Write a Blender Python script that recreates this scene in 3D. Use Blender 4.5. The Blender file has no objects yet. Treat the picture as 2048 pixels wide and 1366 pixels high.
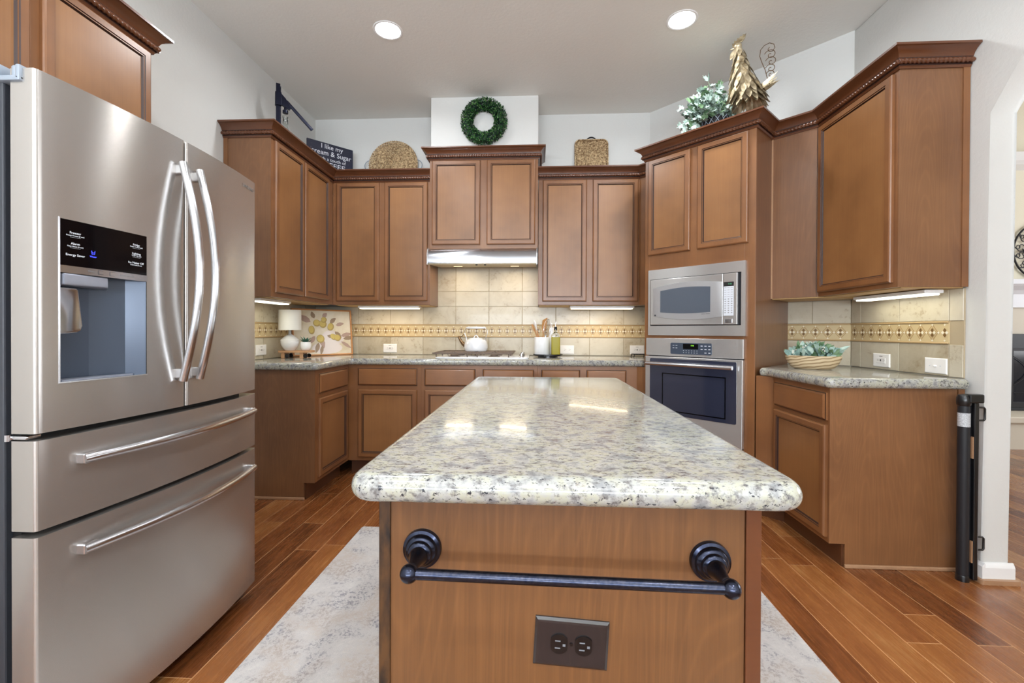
import bpy, bmesh, math, random
from mathutils import Vector, Matrix
random.seed(7)
C = bpy.context.scene.collection
S = bpy.context.scene
PI = math.pi
def R(d): return math.radians(d)

# ------------------------------------------------------------ camera, world, exposure
yaw, pitch, roll = R(3.06), R(.36), R(-.231)
F_PX, CAM_H = 892.0, 1.147
fw = Vector((-math.sin(yaw)*math.cos(pitch), math.cos(yaw)*math.cos(pitch), -math.sin(pitch)))
rt = Vector((math.cos(yaw), math.sin(yaw), 0)); up = rt.cross(fw)
r2 = rt*math.cos(roll)-up*math.sin(roll); u2 = rt*math.sin(roll)+up*math.cos(roll)
cam_d = bpy.data.cameras.new('camera'); cam = bpy.data.objects.new('camera', cam_d); C.objects.link(cam)
cam.matrix_world = Matrix(((r2.x, u2.x, -fw.x, 0), (r2.y, u2.y, -fw.y, 0), (r2.z, u2.z, -fw.z, CAM_H), (0, 0, 0, 1)))
cam_d.sensor_width = 36; cam_d.lens = F_PX/2048*36; cam_d.shift_y = -15.1/2048; cam_d.clip_start = .02
S.camera = cam
S.view_settings.view_transform = 'Standard'; S.view_settings.look = 'None'
S.view_settings.exposure = 0.12; S.view_settings.gamma = 1; S.view_settings.use_curve_mapping = False
W = bpy.data.worlds.new('world'); S.world = W; W.use_nodes = True
W.node_tree.nodes['Background'].inputs[0].default_value = (.80, .88, 1, 1)
W.node_tree.nodes['Background'].inputs[1].default_value = 1.6

CAN_W = 11
CEIL = 3.115
def area(name, loc, rot, sx, sy, power, color, spread=180, shape='RECTANGLE'):
    d = bpy.data.lights.new(name, 'AREA'); d.shape = shape; d.size = sx
    if shape == 'RECTANGLE': d.size_y = sy
    d.energy = power; d.color = color; d.spread = R(spread)
    o = bpy.data.objects.new(name, d); C.objects.link(o); o.location = loc; o.rotation_euler = rot; return o
# added area lights, out of view, standing in for daylight from unseen windows
area('window_daylight', (-.05, -3.25, 1.45), (R(90), 0, 0), 3.4, 2.1, 12, (.90, .95, 1))
area('window_daylight', (-.05, -3.2, 1.40), (R(158), 0, 0), 3.4, 1.0, 330, (.84, .92, 1))  # added fill tilted up inside the room to brighten the ceiling
area('window_daylight', (7.6, 2.6, 1.9), (R(90), 0, R(90)), 2.6, 2.2, 110, (.95, .97, 1))

# ------------------------------------------------------------ materials
def lin(c):
    return tuple(((v/255)/12.92 if v/255 <= .04045 else ((v/255+.055)/1.055)**2.4) for v in c)+(1,)
MATS = {}
class NT:
    def __init__(s, name):
        s.m = bpy.data.materials.new(name); s.m.use_nodes = True; s.t = s.m.node_tree; s.b = s.t.nodes['Principled BSDF']
        s.co = None; MATS[name] = s.m
    def n(s, typ, **k):
        x = s.t.nodes.new(typ)
        for a, v in k.items(): setattr(x, a, v)
        return x
    def l(s, a, b): s.t.links.new(a, b)
    def coord(s, scale=(1, 1, 1), rot=(0, 0, 0), kind='Object'):
        tc = s.n('ShaderNodeTexCoord'); mp = s.n('ShaderNodeMapping'); s.l(tc.outputs[kind], mp.inputs[0])
        mp.inputs['Scale'].default_value = scale; mp.inputs['Rotation'].default_value = rot; return mp.outputs[0]
    def noise(s, co, scale, detail=3, rough=.55, dist=0):
        x = s.n('ShaderNodeTexNoise'); s.l(co, x.inputs['Vector']); x.inputs['Scale'].default_value = scale
        x.inputs['Detail'].default_value = detail; x.inputs['Roughness'].default_value = rough; x.inputs['Distortion'].default_value = dist
        return x.outputs['Fac']
    def ramp(s, fac, stops):
        x = s.n('ShaderNodeValToRGB'); s.l(fac, x.inputs[0]); e = x.color_ramp.elements
        while len(e) < len(stops): e.new(.5)
        for i, (p, c) in enumerate(stops): e[i].position = p; e[i].color = c if len(c) == 4 else tuple(c)+(1,)
        return x.outputs[0]
    def mix(s, f, a, b, mode='MIX'):
        x = s.n('ShaderNodeMix', data_type='RGBA', blend_type=mode)
        for i, v in ((0, f), (6, a), (7, b)):
            if hasattr(v, 'node'): s.l(v, x.inputs[i])
            else: x.inputs[i].default_value = v
        return x.outputs[2]
    def math(s, op, a, b=0.0):
        x = s.n('ShaderNodeMath', operation=op)
        for i, v in ((0, a), (1, b)):
            if hasattr(v, 'node'): s.l(v, x.inputs[i])
            else: x.inputs[i].default_value = v
        return x.outputs[0]
    def bump(s, h, strength=.2, dist=.002):
        x = s.n('ShaderNodeBump'); s.l(h, x.inputs['Height']); x.inputs['Strength'].default_value = strength
        x.inputs['Distance'].default_value = dist; s.l(x.outputs[0], s.b.inputs['Normal'])
    def set(s, **k):
        for a, v in k.items():
            i = s.b.inputs[a.replace('_', ' ')]
            if hasattr(v, 'node'): s.l(v, i)
            else: i.default_value = v
        return s.m
def plain(name, rgb, rough=.5, metal=0, coat=0, **k):
    s = NT(name); s.set(Base_Color=lin(rgb), Roughness=rough, Metallic=metal, Coat_Weight=coat, **k); return s.m
def speck(name, rgb, rgb2, scale=30, rough=.5, metal=0, bump=0, dist=.001, stretch=(1, 1, 1), coat=0):
    s = NT(name); co = s.coord(stretch); f = s.noise(co, scale, 4)
    s.set(Base_Color=s.ramp(f, [(.35, lin(rgb)), (.65, lin(rgb2))]), Roughness=rough, Metallic=metal, Coat_Weight=coat)
    if bump: s.bump(f, bump, dist)
    return s.m
def wood(name, dark, light, axis='z', grain=.5, rough=.34, coat=.35, blotch=3.0, fig=0.0, gs=60):
    s = NT(name); st = {'x': (1.2, gs, gs), 'y': (gs, 1.2, gs), 'z': (gs, gs, 1.2)}[axis]
    g = s.noise(s.coord(st), 2.2, 5, .65, .1); b = s.noise(s.coord(), blotch, 3, .55)
    f = s.math('ADD', s.math('MULTIPLY', s.math('SUBTRACT', g, .5), grain), s.math('MULTIPLY', s.math('SUBTRACT', b, .5), .9))
    if fig:
        st2 = {'x': (.30, 2.2, 2.2), 'y': (2.2, .30, 2.2), 'z': (2.2, 2.2, .30)}[axis]
        n = s.noise(s.coord(st2), 1.7, 1.2, .4, .1); w = s.math('ABSOLUTE', s.math('SINE', s.math('MULTIPLY', n, 120)))
        f = s.math('ADD', f, s.math('MULTIPLY', s.math('SUBTRACT', s.math('POWER', w, 12), .25), fig))
    f = s.math('ADD', f, .5)
    s.set(Base_Color=s.ramp(f, [(.1, lin(dark)), (.9, lin(light))]), Roughness=rough, Coat_Weight=coat, Coat_Roughness=.24)
    s.bump(g, .05, .0004); return s.m

wood('cabinet_wood', (96, 58, 33), (150, 101, 60), grain=.25)
wood('cabinet_panel', (102, 65, 36), (162, 113, 68), blotch=2.4, grain=.25)
wood('cabinet_wood_horizontal', (98, 60, 34), (152, 102, 60), axis='x', grain=.25)
wood('crown_wood', (74, 40, 22), (112, 65, 36), axis='x', rough=.3, grain=.2)
wood('side_laminate', (100, 64, 40), (136, 94, 60), grain=.6, fig=.10, rough=.42)
wood('end_laminate', (108, 70, 42), (146, 100, 62), grain=.6, fig=.11, rough=.42)
wood('island_laminate', (84, 53, 27), (126, 84, 46), grain=.8, fig=.13, rough=.42, blotch=1.5)
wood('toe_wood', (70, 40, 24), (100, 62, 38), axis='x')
wood('shoe_wood', (150, 112, 82), (186, 146, 112), axis='x', rough=.5)
speck('island_edge', (14, 8, 5), (84, 54, 24), 42, .5, stretch=(1, 1, .35))
wood('light_wood', (205, 160, 110), (232, 192, 142), axis='z', coat=0, rough=.55)
wood('board_wood', (172, 126, 88), (206, 162, 122), axis='x', coat=0, rough=.55)
wood('frame_wood', (176, 120, 72), (208, 152, 100), axis='x', coat=0)
wood('spoon_wood', (176, 124, 70), (206, 156, 98), axis='z', coat=0)
plain('glaze', (44, 20, 12), .45)
plain('under_hood', (200, 186, 156), .5)
plain('under_cabinet', (196, 160, 108), .5)

def m_wall(name, a, b):
    s = NT(name); co = s.coord(); f = s.noise(co, 55, 3, .6); g = s.noise(co, 1.2, 1)
    s.set(Base_Color=s.ramp(g, [(.3, lin(a)), (.7, lin(b))]), Roughness=.85); s.bump(f, .35, .003)
m_wall('wall_paint', (214, 214, 211), (218, 218, 215))
m_wall('ceiling_paint', (230, 228, 222), (233, 231, 225))
m_wall('living_paint', (226, 220, 200), (232, 226, 206))
plain('trim_white', (236, 236, 236), .4)

def m_floor():
    s = NT('plank_floor'); tc = s.n('ShaderNodeTexCoord'); sep = s.n('ShaderNodeSeparateXYZ'); s.l(tc.outputs['Object'], sep.inputs[0])
    cb = s.n('ShaderNodeCombineXYZ'); s.l(sep.outputs[1], cb.inputs[0]); s.l(sep.outputs[0], cb.inputs[1])
    br = s.n('ShaderNodeTexBrick', offset=.37, offset_frequency=2, squash=1.35, squash_frequency=3); s.l(cb.outputs[0], br.inputs[0])
    br.inputs['Scale'].default_value = 1; br.inputs['Brick Width'].default_value = .86; br.inputs['Row Height'].default_value = .125
    br.inputs['Mortar Size'].default_value = .0017; br.inputs['Mortar Smooth'].default_value = .2; br.inputs['Bias'].default_value = 0
    br.inputs['Color1'].default_value = (0, 0, 0, 1); br.inputs['Color2'].default_value = (1, 1, 1, 1); br.inputs['Mortar'].default_value = (.5, .5, .5, 1)
    g = s.noise(s.coord((34, 1.6, 1)), 2.4, 7, .7, .5); b = s.noise(s.coord((7, 1.4, 1)), 2.4, 4)
    f = s.math('ADD', s.math('MULTIPLY', s.math('SUBTRACT', br.outputs['Color'], .2), .40), s.math('ADD', s.math('MULTIPLY', g, .46), s.math('MULTIPLY', b, .48)))
    col = s.ramp(f, [(.28, lin((72, 38, 18))), (.5, lin((122, 70, 35))), (.72, lin((148, 94, 50))), (.93, lin((176, 130, 80)))])
    col = s.mix(br.outputs['Fac'], col, lin((204, 154, 108)))
    s.set(Base_Color=col, Roughness=s.math('ADD', s.math('MULTIPLY', g, .14), .2), Coat_Weight=.25, Coat_Roughness=.15)
    w = s.n('ShaderNodeTexWave', wave_type='BANDS', bands_direction='Y'); s.l(s.coord((1, 1, 1)), w.inputs[0]); w.inputs['Scale'].default_value = 9; w.inputs['Distortion'].default_value = 3
    h = s.math('ADD', s.math('MULTIPLY', w.outputs['Fac'], .25), s.math('ADD', s.math('MULTIPLY', g, .35), s.math('MULTIPLY', br.outputs['Fac'], -1.2)))
    s.bump(h, .35, .0012)
m_floor()
def m_granite():
    s = NT('granite'); co = s.coord(); co2 = s.coord((1, 2.0, 1), (0, 0, .5)); co3 = s.coord((1, 2.4, 1), (.4, .3, .9))
    base = s.ramp(s.noise(co, 26, 4, .6), [(.36, lin((134, 135, 136))), (.47, lin((166, 166, 161))), (.56, lin((170, 169, 152))), (.66, lin((166, 166, 162)))])
    base = s.mix(s.ramp(s.noise(co2, 55, 5, .7), [(.51, (0, 0, 0)), (.64, (1, 1, 1))]), base, lin((104, 101, 100)))
    base = s.mix(s.ramp(s.noise(s.coord((1, 1.4, 1), (1, .3, .2)), 30, 5, .75), [(.62, (0, 0, 0)), (.72, (1, 1, 1))]), base, lin((116, 102, 92)))
    base = s.mix(s.ramp(s.noise(co3, 105, 4, .7), [(.585, (0, 0, 0)), (.635, (1, 1, 1))]), base, lin((42, 43, 50)))
    base = s.mix(s.ramp(s.noise(s.coord((1, 1, 1), (2, 1, 0)), 62, 2, .6), [(.765, (0, 0, 0)), (.79, (1, 1, 1))]), base, lin((92, 44, 36)))
    s.set(Base_Color=base, Roughness=.13, Coat_Weight=.25, Coat_Roughness=.04)
m_granite()
def m_steel(name, rgb, rough, axis, bs=.12, aniso=.88):
    s = NT(name); st = {'x': (2, 220, 220), 'y': (220, 2, 220), 'z': (220, 220, 2)}[axis]
    g = s.noise(s.coord(st), 1.6, 3, .6)
    s.set(Base_Color=lin(rgb), Metallic=1, Roughness=rough, Anisotropic=aniso, Anisotropic_Rotation=0 if axis == 'z' else .25)
    tg = s.n('ShaderNodeTangent', direction_type='RADIAL', axis='Z'); s.l(tg.outputs[0], s.b.inputs['Tangent'])
m_steel('brushed_steel', (184, 179, 174), .25, 'y', .0)
m_steel('steel_handle', (205, 206, 210), .24, 'z', .03)
m_steel('steel_handle_horizontal', (205, 206, 210), .24, 'y', .03)
m_steel('appliance_steel', (206, 205, 204), .26, 'x', .06)
MATS['appliance_steel'].node_tree.nodes['Principled BSDF'].inputs['Metallic'].default_value = .75
MATS['brushed_steel'].node_tree.nodes['Principled BSDF'].inputs['Metallic'].default_value = .78
plain('bezel_steel', (178, 178, 180), .42, .5)
m_steel('hood_steel', (198, 202, 210), .2, 'x', .05)
plain('recess_plastic', (74, 84, 100), .22, .3)
plain('recess_plastic_light', (150, 154, 166), .28, .3)
plain('gap_dark', (14, 14, 16), .6)
plain('fridge_body', (52, 55, 62), .45)
plain('black_glass', (5, 5, 8), .08, Specular_IOR_Level=.25)
plain('oven_glass', (46, 50, 68), .05, .1, 1)
plain('micro_glass', (92, 100, 112), .22, .2)
plain('keypad', (208, 212, 220), .5)
plain('print_dark', (48, 48, 54), .6)
plain('print_grey', (120, 118, 116), .5)
plain('print_white', (225, 228, 235), .5)
plain('hinge_grey', (150, 160, 172), .4, .3)
plain('bronze_black', (46, 50, 66), .22, .95, .2)
speck('bronze_bar', (44, 50, 68), (70, 72, 84), 200, .24, .95)
plain('outlet_brown', (38, 31, 31), .25, 0, .3)
plain('outlet_brown_dark', (18, 13, 12), .18)
plain('slot_grey', (120, 124, 130), .35)
plain('outlet_white', (242, 240, 238), .35)
plain('outlet_slot', (70, 66, 62), .5)
plain('ceramic_white', (240, 240, 240), .22, 0, .3)
plain('enamel_white', (232, 234, 238), .16, .1, .5)
plain('shade_fabric', (240, 240, 236), .9)
plain('gate_black', (16, 17, 20), .28, 0, .2)
plain('gate_mesh', (26, 28, 33), .5)
speck('gate_label', (150, 154, 158), (205, 208, 212), 260, .5)
plain('iron_dark', (34, 32, 34), .5, .4)
plain('capper_blue', (14, 18, 40), .35, .5)
plain('grate_iron', (112, 98, 88), .55, .3)
plain('chrome', (215, 215, 220), .1, 1)
plain('brass_brown', (140, 112, 84), .25, .9)
speck('seagrass', (116, 84, 52), (222, 196, 154), 75, .8)
speck('gold_metal', (140, 122, 92), (226, 212, 180), 26, .36, .6)
plain('leaf_dark', (24, 60, 34), .45)
plain('leaf_mid', (48, 96, 44), .45)
plain('leaf_shadow', (16, 38, 30), .5)  # deepest leaf green
plain('leaf_light', (92, 136, 74), .5)
speck('ivy_pale', (128, 150, 140), (172, 190, 180), 40, .6)
speck('ivy_green', (66, 98, 66), (108, 136, 98), 40, .6)
speck('eucalyptus', (104, 134, 128), (142, 168, 158), 30, .6)
speck('eucalyptus_pale', (142, 168, 158), (176, 196, 184), 30, .6)
plain('succulent', (70, 112, 96), .5)
plain('berry', (232, 228, 216), .5)
plain('tray_black', (28, 27, 30), .25, 0, .4)
plain('oil', (150, 138, 6), .4, 0, 0)
plain('soot', (20, 18, 18), .6)
def m_glass(name, rgb, r=.03):
    s = NT(name); s.set(Base_Color=lin(rgb), Roughness=r, Transmission_Weight=1, IOR=1.45)
m_glass('clear_glass', (240, 244, 244))
def m_emit(name, rgb, st):
    s = NT(name); s.set(Base_Color=lin(rgb), Emission_Color=lin(rgb), Emission_Strength=st)
m_emit('can_emit', (255, 255, 255), 36)
m_emit('tube_warm', (255, 232, 190), 2.6)
m_emit('tube_white', (255, 252, 232), 2.2)
m_emit('hood_lamp', (255, 228, 180), 1.6)
m_emit('display_blue', (60, 70, 255), 2.2)
m_emit('display_green', (150, 240, 60), 1.3)
m_emit('display_teal', (70, 170, 120), .6)
def m_tile():
    s = NT('travertine'); co = s.coord(); g = s.n('ShaderNodeNewGeometry')
    v = s.noise(co, 5.5, 5, .65, .8); w = s.noise(co, 38, 4, .7)
    pits = s.ramp(s.math('MULTIPLY', v, w), [(.30, (0, 0, 0)), (.40, (1, 1, 1))])
    f = s.math('ADD', s.math('MULTIPLY', v, .7), s.math('MULTIPLY', g.outputs['Random Per Island'], .3))
    col = s.ramp(f, [(.25, lin((208, 200, 182))), (.5, lin((196, 187, 166))), (.75, lin((174, 161, 137)))])
    col = s.mix(s.math('MULTIPLY', pits, .5), col, lin((150, 128, 98)))
    s.set(Base_Color=col, Roughness=.32, Coat_Weight=.1); s.bump(w, .1, .0008)
m_tile()
plain('grout', (176, 160, 132), .8)
plain('border_cream', (204, 184, 142), .45)
plain('border_tan', (176, 146, 104), .4)
plain('border_brown', (122, 92, 56), .3)
plain('border_white', (238, 230, 212), .35)
plain('border_liner', (186, 158, 116), .4)
def m_rug():
    s = NT('rug_pile'); co = s.coord(); a = s.noise(co, 7, 4, .6, .3); b = s.noise(co, 75, 5, .8, .3); c = s.noise(s.coord((1, 1, 1), (0, 0, 1)), 4.5, 3)
    m = s.math('MULTIPLY', s.ramp(a, [(.42, (0, 0, 0)), (.58, (1, 1, 1))]), s.ramp(b, [(.49, (0, 0, 0)), (.56, (1, 1, 1))]))
    col = s.mix(m, s.ramp(b, [(.3, lin((180, 177, 177))), (.7, lin((202, 198, 194)))]), lin((138, 136, 142)))
    m2 = s.math('MULTIPLY', s.ramp(c, [(.47, (0, 0, 0)), (.6, (1, 1, 1))]), s.ramp(b, [(.40, (0, 0, 0)), (.52, (1, 1, 1))]))
    col = s.mix(s.math('MULTIPLY', m2, .75), col, lin((176, 164, 154)))
    s.set(Base_Color=col, Roughness=.95); s.bump(s.noise(co, 320, 2), .5, .002)
m_rug()
def m_bowl():
    s = NT('bowl_wood'); w = s.n('ShaderNodeTexWave', wave_type='BANDS', bands_direction='Z'); s.l(s.coord((1.6, 1, 2.6), (0, .3, 0)), w.inputs[0])
    w.inputs['Scale'].default_value = 7; w.inputs['Distortion'].default_value = 3.5; w.inputs['Detail'].default_value = .8; w.inputs['Detail Scale'].default_value = 1.4
    s.set(Base_Color=s.ramp(w.outputs['Fac'], [(.0, lin((120, 92, 60))), (.16, lin((182, 158, 122))), (1, lin((206, 186, 152)))]), Roughness=.45)
m_bowl()
def m_sign():
    s = NT('sign_paint'); a = s.noise(s.coord(), 46, 5, .75)
    s.set(Base_Color=s.ramp(a, [(.60, lin((26, 30, 52))), (.68, lin((92, 70, 72)))]), Roughness=.6)
m_sign()
def m_canvas():
    s = NT('canvas_paint'); a = s.noise(s.coord(), 5, 4, .6, .5)
    s.set(Base_Color=s.ramp(a, [(.35, lin((232, 226, 212))), (.65, lin((212, 200, 172)))]), Roughness=.8)
m_canvas()
plain('lemon', (206, 186, 112), .8); plain('lemon_shade', (178, 156, 98), .8)
plain('paint_leaf', (158, 138, 118), .8); plain('paint_mauve', (180, 156, 146), .8); plain('paint_cloth', (226, 218, 216), .8)
plain('stone_living', (208, 200, 184), .6); plain('mantel_white', (228, 230, 236), .5); plain('firebox', (20, 22, 28), .5); plain('fire_glass', (30, 34, 44), .12)
m_glass('window_glass', (250, 250, 250), 0)

# ------------------------------------------------------------ mesh builder
class MB:
    def __init__(s): s.bm = bmesh.new()
    def box(s, x0, x1, y0, y1, z0, z1, bev=0, mi=0, seg=2):
        v = [s.bm.verts.new((x, y, z)) for x in (x0, x1) for y in (y0, y1) for z in (z0, z1)]
        fs = [s.bm.faces.new([v[i] for i in q]) for q in ((0, 1, 3, 2), (4, 6, 7, 5), (0, 4, 5, 1), (2, 3, 7, 6), (0, 2, 6, 4), (1, 5, 7, 3))]
        for f in fs: f.material_index = mi
        if bev:
            es = set(e for f in fs for e in f.edges)
            r = bmesh.ops.bevel(s.bm, geom=list(es), offset=bev, segments=seg, affect='EDGES', profile=.5)
            for f in r['faces']: f.material_index = mi
        return s
    def prism(s, pts, a0, a1, axis='z', mi=0, bev=0, seg=3, cap=True):
        def P(p, a):
            return {'z': (p[0], p[1], a), 'x': (a, p[0], p[1]), 'y': (p[0], a, p[1])}[axis]
        lo = [s.bm.verts.new(P(p, a0)) for p in pts]; hi = [s.bm.verts.new(P(p, a1)) for p in pts]
        n = len(pts); fs = []
        if cap: fs = [s.bm.faces.new(lo[::-1]), s.bm.faces.new(hi)]
        caps = list(fs)
        for i in range(n): fs.append(s.bm.faces.new((lo[i], lo[(i+1) % n], hi[(i+1) % n], hi[i])))
        for f in fs: f.material_index = mi
        if bev:
            es = set(e for f in caps for e in f.edges)
            bmesh.ops.bevel(s.bm, geom=list(es), offset=bev, segments=seg, affect='EDGES', profile=.5)
        return s
    def rings(s, rs, close=True, caps=(True, True), mis=None, mcol=None):
        vs = [[s.bm.verts.new(p) for p in r] for r in rs]; n = len(rs[0])
        for k in range(len(vs)-1):
            for i in range(n if close else n-1):
                f = s.bm.faces.new((vs[k][i], vs[k][(i+1) % n], vs[k+1][(i+1) % n], vs[k+1][i]))
                if mis: f.material_index = mis[k]
                if mcol: f.material_index = mcol[i]
        if caps[0] and close: s.bm.faces.new(vs[0][::-1])
        if caps[1] and close: s.bm.faces.new(vs[-1])
        return s
    def lathe(s, prof, cx=0, cy=0, cz=0, n=28, axis='z', mi=0, caps=(True, True), sx=1, sy=1):
        rs = []
        for r, h in prof:
            r = max(r, .0002); q = []
            for i in range(n):
                a = 2*PI*i/n; u, v = r*math.cos(a)*sx, r*math.sin(a)*sy
                q.append({'z': (cx+u, cy+v, cz+h), 'y': (cx+u, cy+h, cz+v), 'x': (cx+h, cy+u, cz+v)}[axis])
            rs.append(q)
        s.rings(rs, mis=[mi]*(len(rs)-1), caps=caps); return s
    def tube(s, pts, r, n=10, mi=0, closed=False, flat=1.0):
        pts = [Vector(p) for p in pts]; m = len(pts); rs = []; ref = None
        for i, p in enumerate(pts):
            if closed: t = (pts[(i+1) % m]-pts[i-1])
            else: t = pts[min(i+1, m-1)]-pts[max(i-1, 0)]
            t.normalize()
            if ref is None:
                ref = Vector((0, 0, 1)) if abs(t.z) < .9 else Vector((1, 0, 0))
            a = ref-t*ref.dot(t)
            if a.length < 1e-5: a = t.orthogonal()
            a.normalize(); b = t.cross(a); ref = a
            rr = r[i] if isinstance(r, (list, tuple)) else r
            rs.append([p+a*(rr*math.cos(2*PI*k/n))+b*(rr*flat*math.sin(2*PI*k/n)) for k in range(n)])
        if closed: rs.append(rs[0][:])
        s.rings(rs, caps=(not closed, not closed), mis=[mi]*(len(rs)-1)); return s
    def ball(s, c, r, mi=0, n=14, sx=1, sy=1, sz=1):
        q = [(math.sin(PI*k/n)*r, -math.cos(PI*k/n)*r*sz) for k in range(n+1)]
        s.lathe(q, c[0], c[1], c[2], n=n*2, mi=mi, sx=sx, sy=sy); return s
    def face(s, pts, mi=0):
        f = s.bm.faces.new([s.bm.verts.new(p) for p in pts]); f.material_index = mi; return s
    def leaf(s, p, d, nrm, L, w, mi=0, curl=.15, seg=3, tip=1.0):
        p, d, nrm = Vector(p), Vector(d).normalized(), Vector(nrm)
        side = d.cross(nrm)
        if side.length < 1e-4: side = d.orthogonal()
        side.normalize(); nn = side.cross(d)
        prev = None
        for k in range(seg+1):
            t = k/seg; ww = w*.5*math.sin(PI*min(1, (t*.92+.08)))**.8 if k < seg else w*.04
            c = p+d*(L*t)-nn*(curl*L*t*t)
            cur = [s.bm.verts.new(c+side*ww+nn*ww*.25), s.bm.verts.new(c), s.bm.verts.new(c-side*ww+nn*ww*.25)]
            if prev:
                for j in (0, 1):
                    f = s.bm.faces.new((prev[j], prev[j+1], cur[j+1], cur[j])); f.material_index = mi; f.smooth = True
            prev = cur
        return s
    def build(s, name, mats, parent=None, smooth=None, norm=True, loc=(0, 0, 0), rot=(0, 0, 0)):
        if norm: bmesh.ops.recalc_face_normals(s.bm, faces=s.bm.faces[:])
        me = bpy.data.meshes.new(name); s.bm.to_mesh(me); s.bm.free()
        for m in (mats if isinstance(mats, (list, tuple)) else [mats]): me.materials.append(MATS[m])
        if smooth:
            me.polygons.foreach_set('use_smooth', [True]*len(me.polygons)); me.set_sharp_from_angle(angle=R(smooth))
        o = bpy.data.objects.new(name, me); C.objects.link(o); o.location = loc; o.rotation_euler = rot
        if parent: o.parent = parent
        return o
def thing(name, label, cat, loc=(0, 0, 0), rz=0, group=None):
    o = bpy.data.objects.new(name, None); C.objects.link(o); o.location = loc; o.rotation_euler = (0, 0, R(rz)); o.empty_display_size = .05
    o['label'] = label; o['category'] = cat
    if group: o['group'] = group
    return o
def tag(o, label, cat, group=None):
    o['label'] = label; o['category'] = cat
    if group: o['group'] = group
    return o
def struct(o): o['kind'] = 'structure'; return o
def text(name, body, size, m, parent, loc, rot, ext=.0003, align='CENTER', sx=1, shear=0):
    cu = bpy.data.curves.new(name, 'FONT'); cu.body = body; cu.size = size; cu.extrude = ext; cu.align_x = align; cu.align_y = 'CENTER'; cu.shear = shear
    cu.resolution_u = 3
    o = bpy.data.objects.new(name, cu); C.objects.link(o); bpy.context.view_layer.update()
    me = bpy.data.meshes.new_from_object(o.evaluated_get(bpy.context.evaluated_depsgraph_get()))
    bpy.data.objects.remove(o); me.materials.clear(); me.materials.append(MATS[m]); me.name = name
    o = bpy.data.objects.new(name, me); C.objects.link(o); o.location = loc; o.rotation_euler = rot; o.scale = (sx, 1, 1); o.parent = parent
    return o
def children(o): return [c for c in bpy.data.objects if c.parent is o]
def copy_tree(o, parent=None):
    c = o.copy(); C.objects.link(c); c.parent = parent
    for ch in children(o): copy_tree(ch, c)
    return c
def round_rect(x0, x1, y0, y1, r, n=6):
    q = []
    for cx, cy, a in ((x1-r, y1-r, 0), (x0+r, y1-r, 90), (x0+r, y0+r, 180), (x1-r, y0+r, 270)):
        for k in range(n+1):
            t = R(a+90*k/n); q.append((cx+r*math.cos(t), cy+r*math.sin(t)))
    return q
def round_poly(pts, rads, n=5):
    out = []; m = len(pts)
    for i, p in enumerate(pts):
        r = rads[i]; p = Vector(p)
        if not r: out.append(tuple(p)); continue
        a = (Vector(pts[i-1])-p).normalized(); b = (Vector(pts[(i+1) % m])-p).normalized()
        half = math.acos(max(-1, min(1, a.dot(b))))/2; t = r/math.tan(half)
        p1, p2 = p+a*t, p+b*t
        for k in range(n+1):
            u = k/n; out.append(tuple(p1*(1-u)**2+p*2*u*(1-u)+p2*u*u))
    return out

# ------------------------------------------------------------ room
LW, BW, RW = -2.067, 4.08, 2.065
ARX, ARY = 1.016, 2.06     # diagonal wall from (1.016,4.08) to (2.065,3.031)
struct(MB().box(-2.4, 8.2, -3.6, 5.6, -.1, 0).build('floor', 'plank_floor'))
struct(MB().box(-2.3, 2.18, -3.5, 4.3, CEIL, CEIL+.1).build('ceiling', 'ceiling_paint'))
struct(MB().box(LW-.12, LW, -3.4, BW+.12, 0, CEIL).build('wall_left', 'wall_paint'))
struct(MB().box(LW, ARX+.2, BW, BW+.12, 0, CEIL).build('wall_back', 'wall_paint'))
struct(MB().prism([(ARX, BW), (RW, 3.031), (RW+.115, 3.08), (ARX+.12, BW+.12)], 0, CEIL).build('wall_diagonal', 'wall_paint'))
HB = (-.892, .014, 3.735)
struct(MB().box(HB[0], HB[1], HB[2], BW, 2.44, CEIL, .004).build('wall_chimney', 'wall_paint'))
# right wall with its arched opening to the living room (clipped corners)
JY = 2.165
b = MB()
def wallx(pts): b.prism(round_poly(pts[0], pts[1]), RW, RW+.115, axis='x')
b.prism([(3.08, 0), (3.08, CEIL), (-3.4, CEIL), (-3.4, 0), (.35, 0), (.35, 2.15), (.58, 2.45), (1.88, 2.47), (1.97, 2.425), (JY, 2.155), (JY, 0)], RW, RW+.115, axis='x', bev=.012)
struct(b.build('wall_right', 'wall_paint', smooth=40))
b = MB(); b.box(LW, -1.75, -3.4, -3.28, 0, CEIL); b.box(1.65, 2.18, -3.4, -3.28, 0, CEIL); b.box(-1.75, 1.65, -3.4, -3.28, 0, .4); b.box(-1.75, 1.65, -3.4, -3.28, 2.5, CEIL)
struct(b.build('wall_front', 'wall_paint'))
for i in range(3):  # unseen window frames, put in to let daylight in from behind the camera
    x0 = -1.75+i*1.1333; x1 = x0+1.1333
    b = MB(); b.box(x0, x0+.06, -3.38, -3.3, .4, 2.5); b.box(x1-.06, x1, -3.38, -3.3, .4, 2.5); b.box(x0, x1, -3.38, -3.3, .4, .47); b.box(x0, x1, -3.38, -3.3, 2.43, 2.5); b.box(x0, x1, -3.36, -3.32, 1.42, 1.46)
    struct(b.build('window_%d' % (i+1), 'trim_white'))
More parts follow.
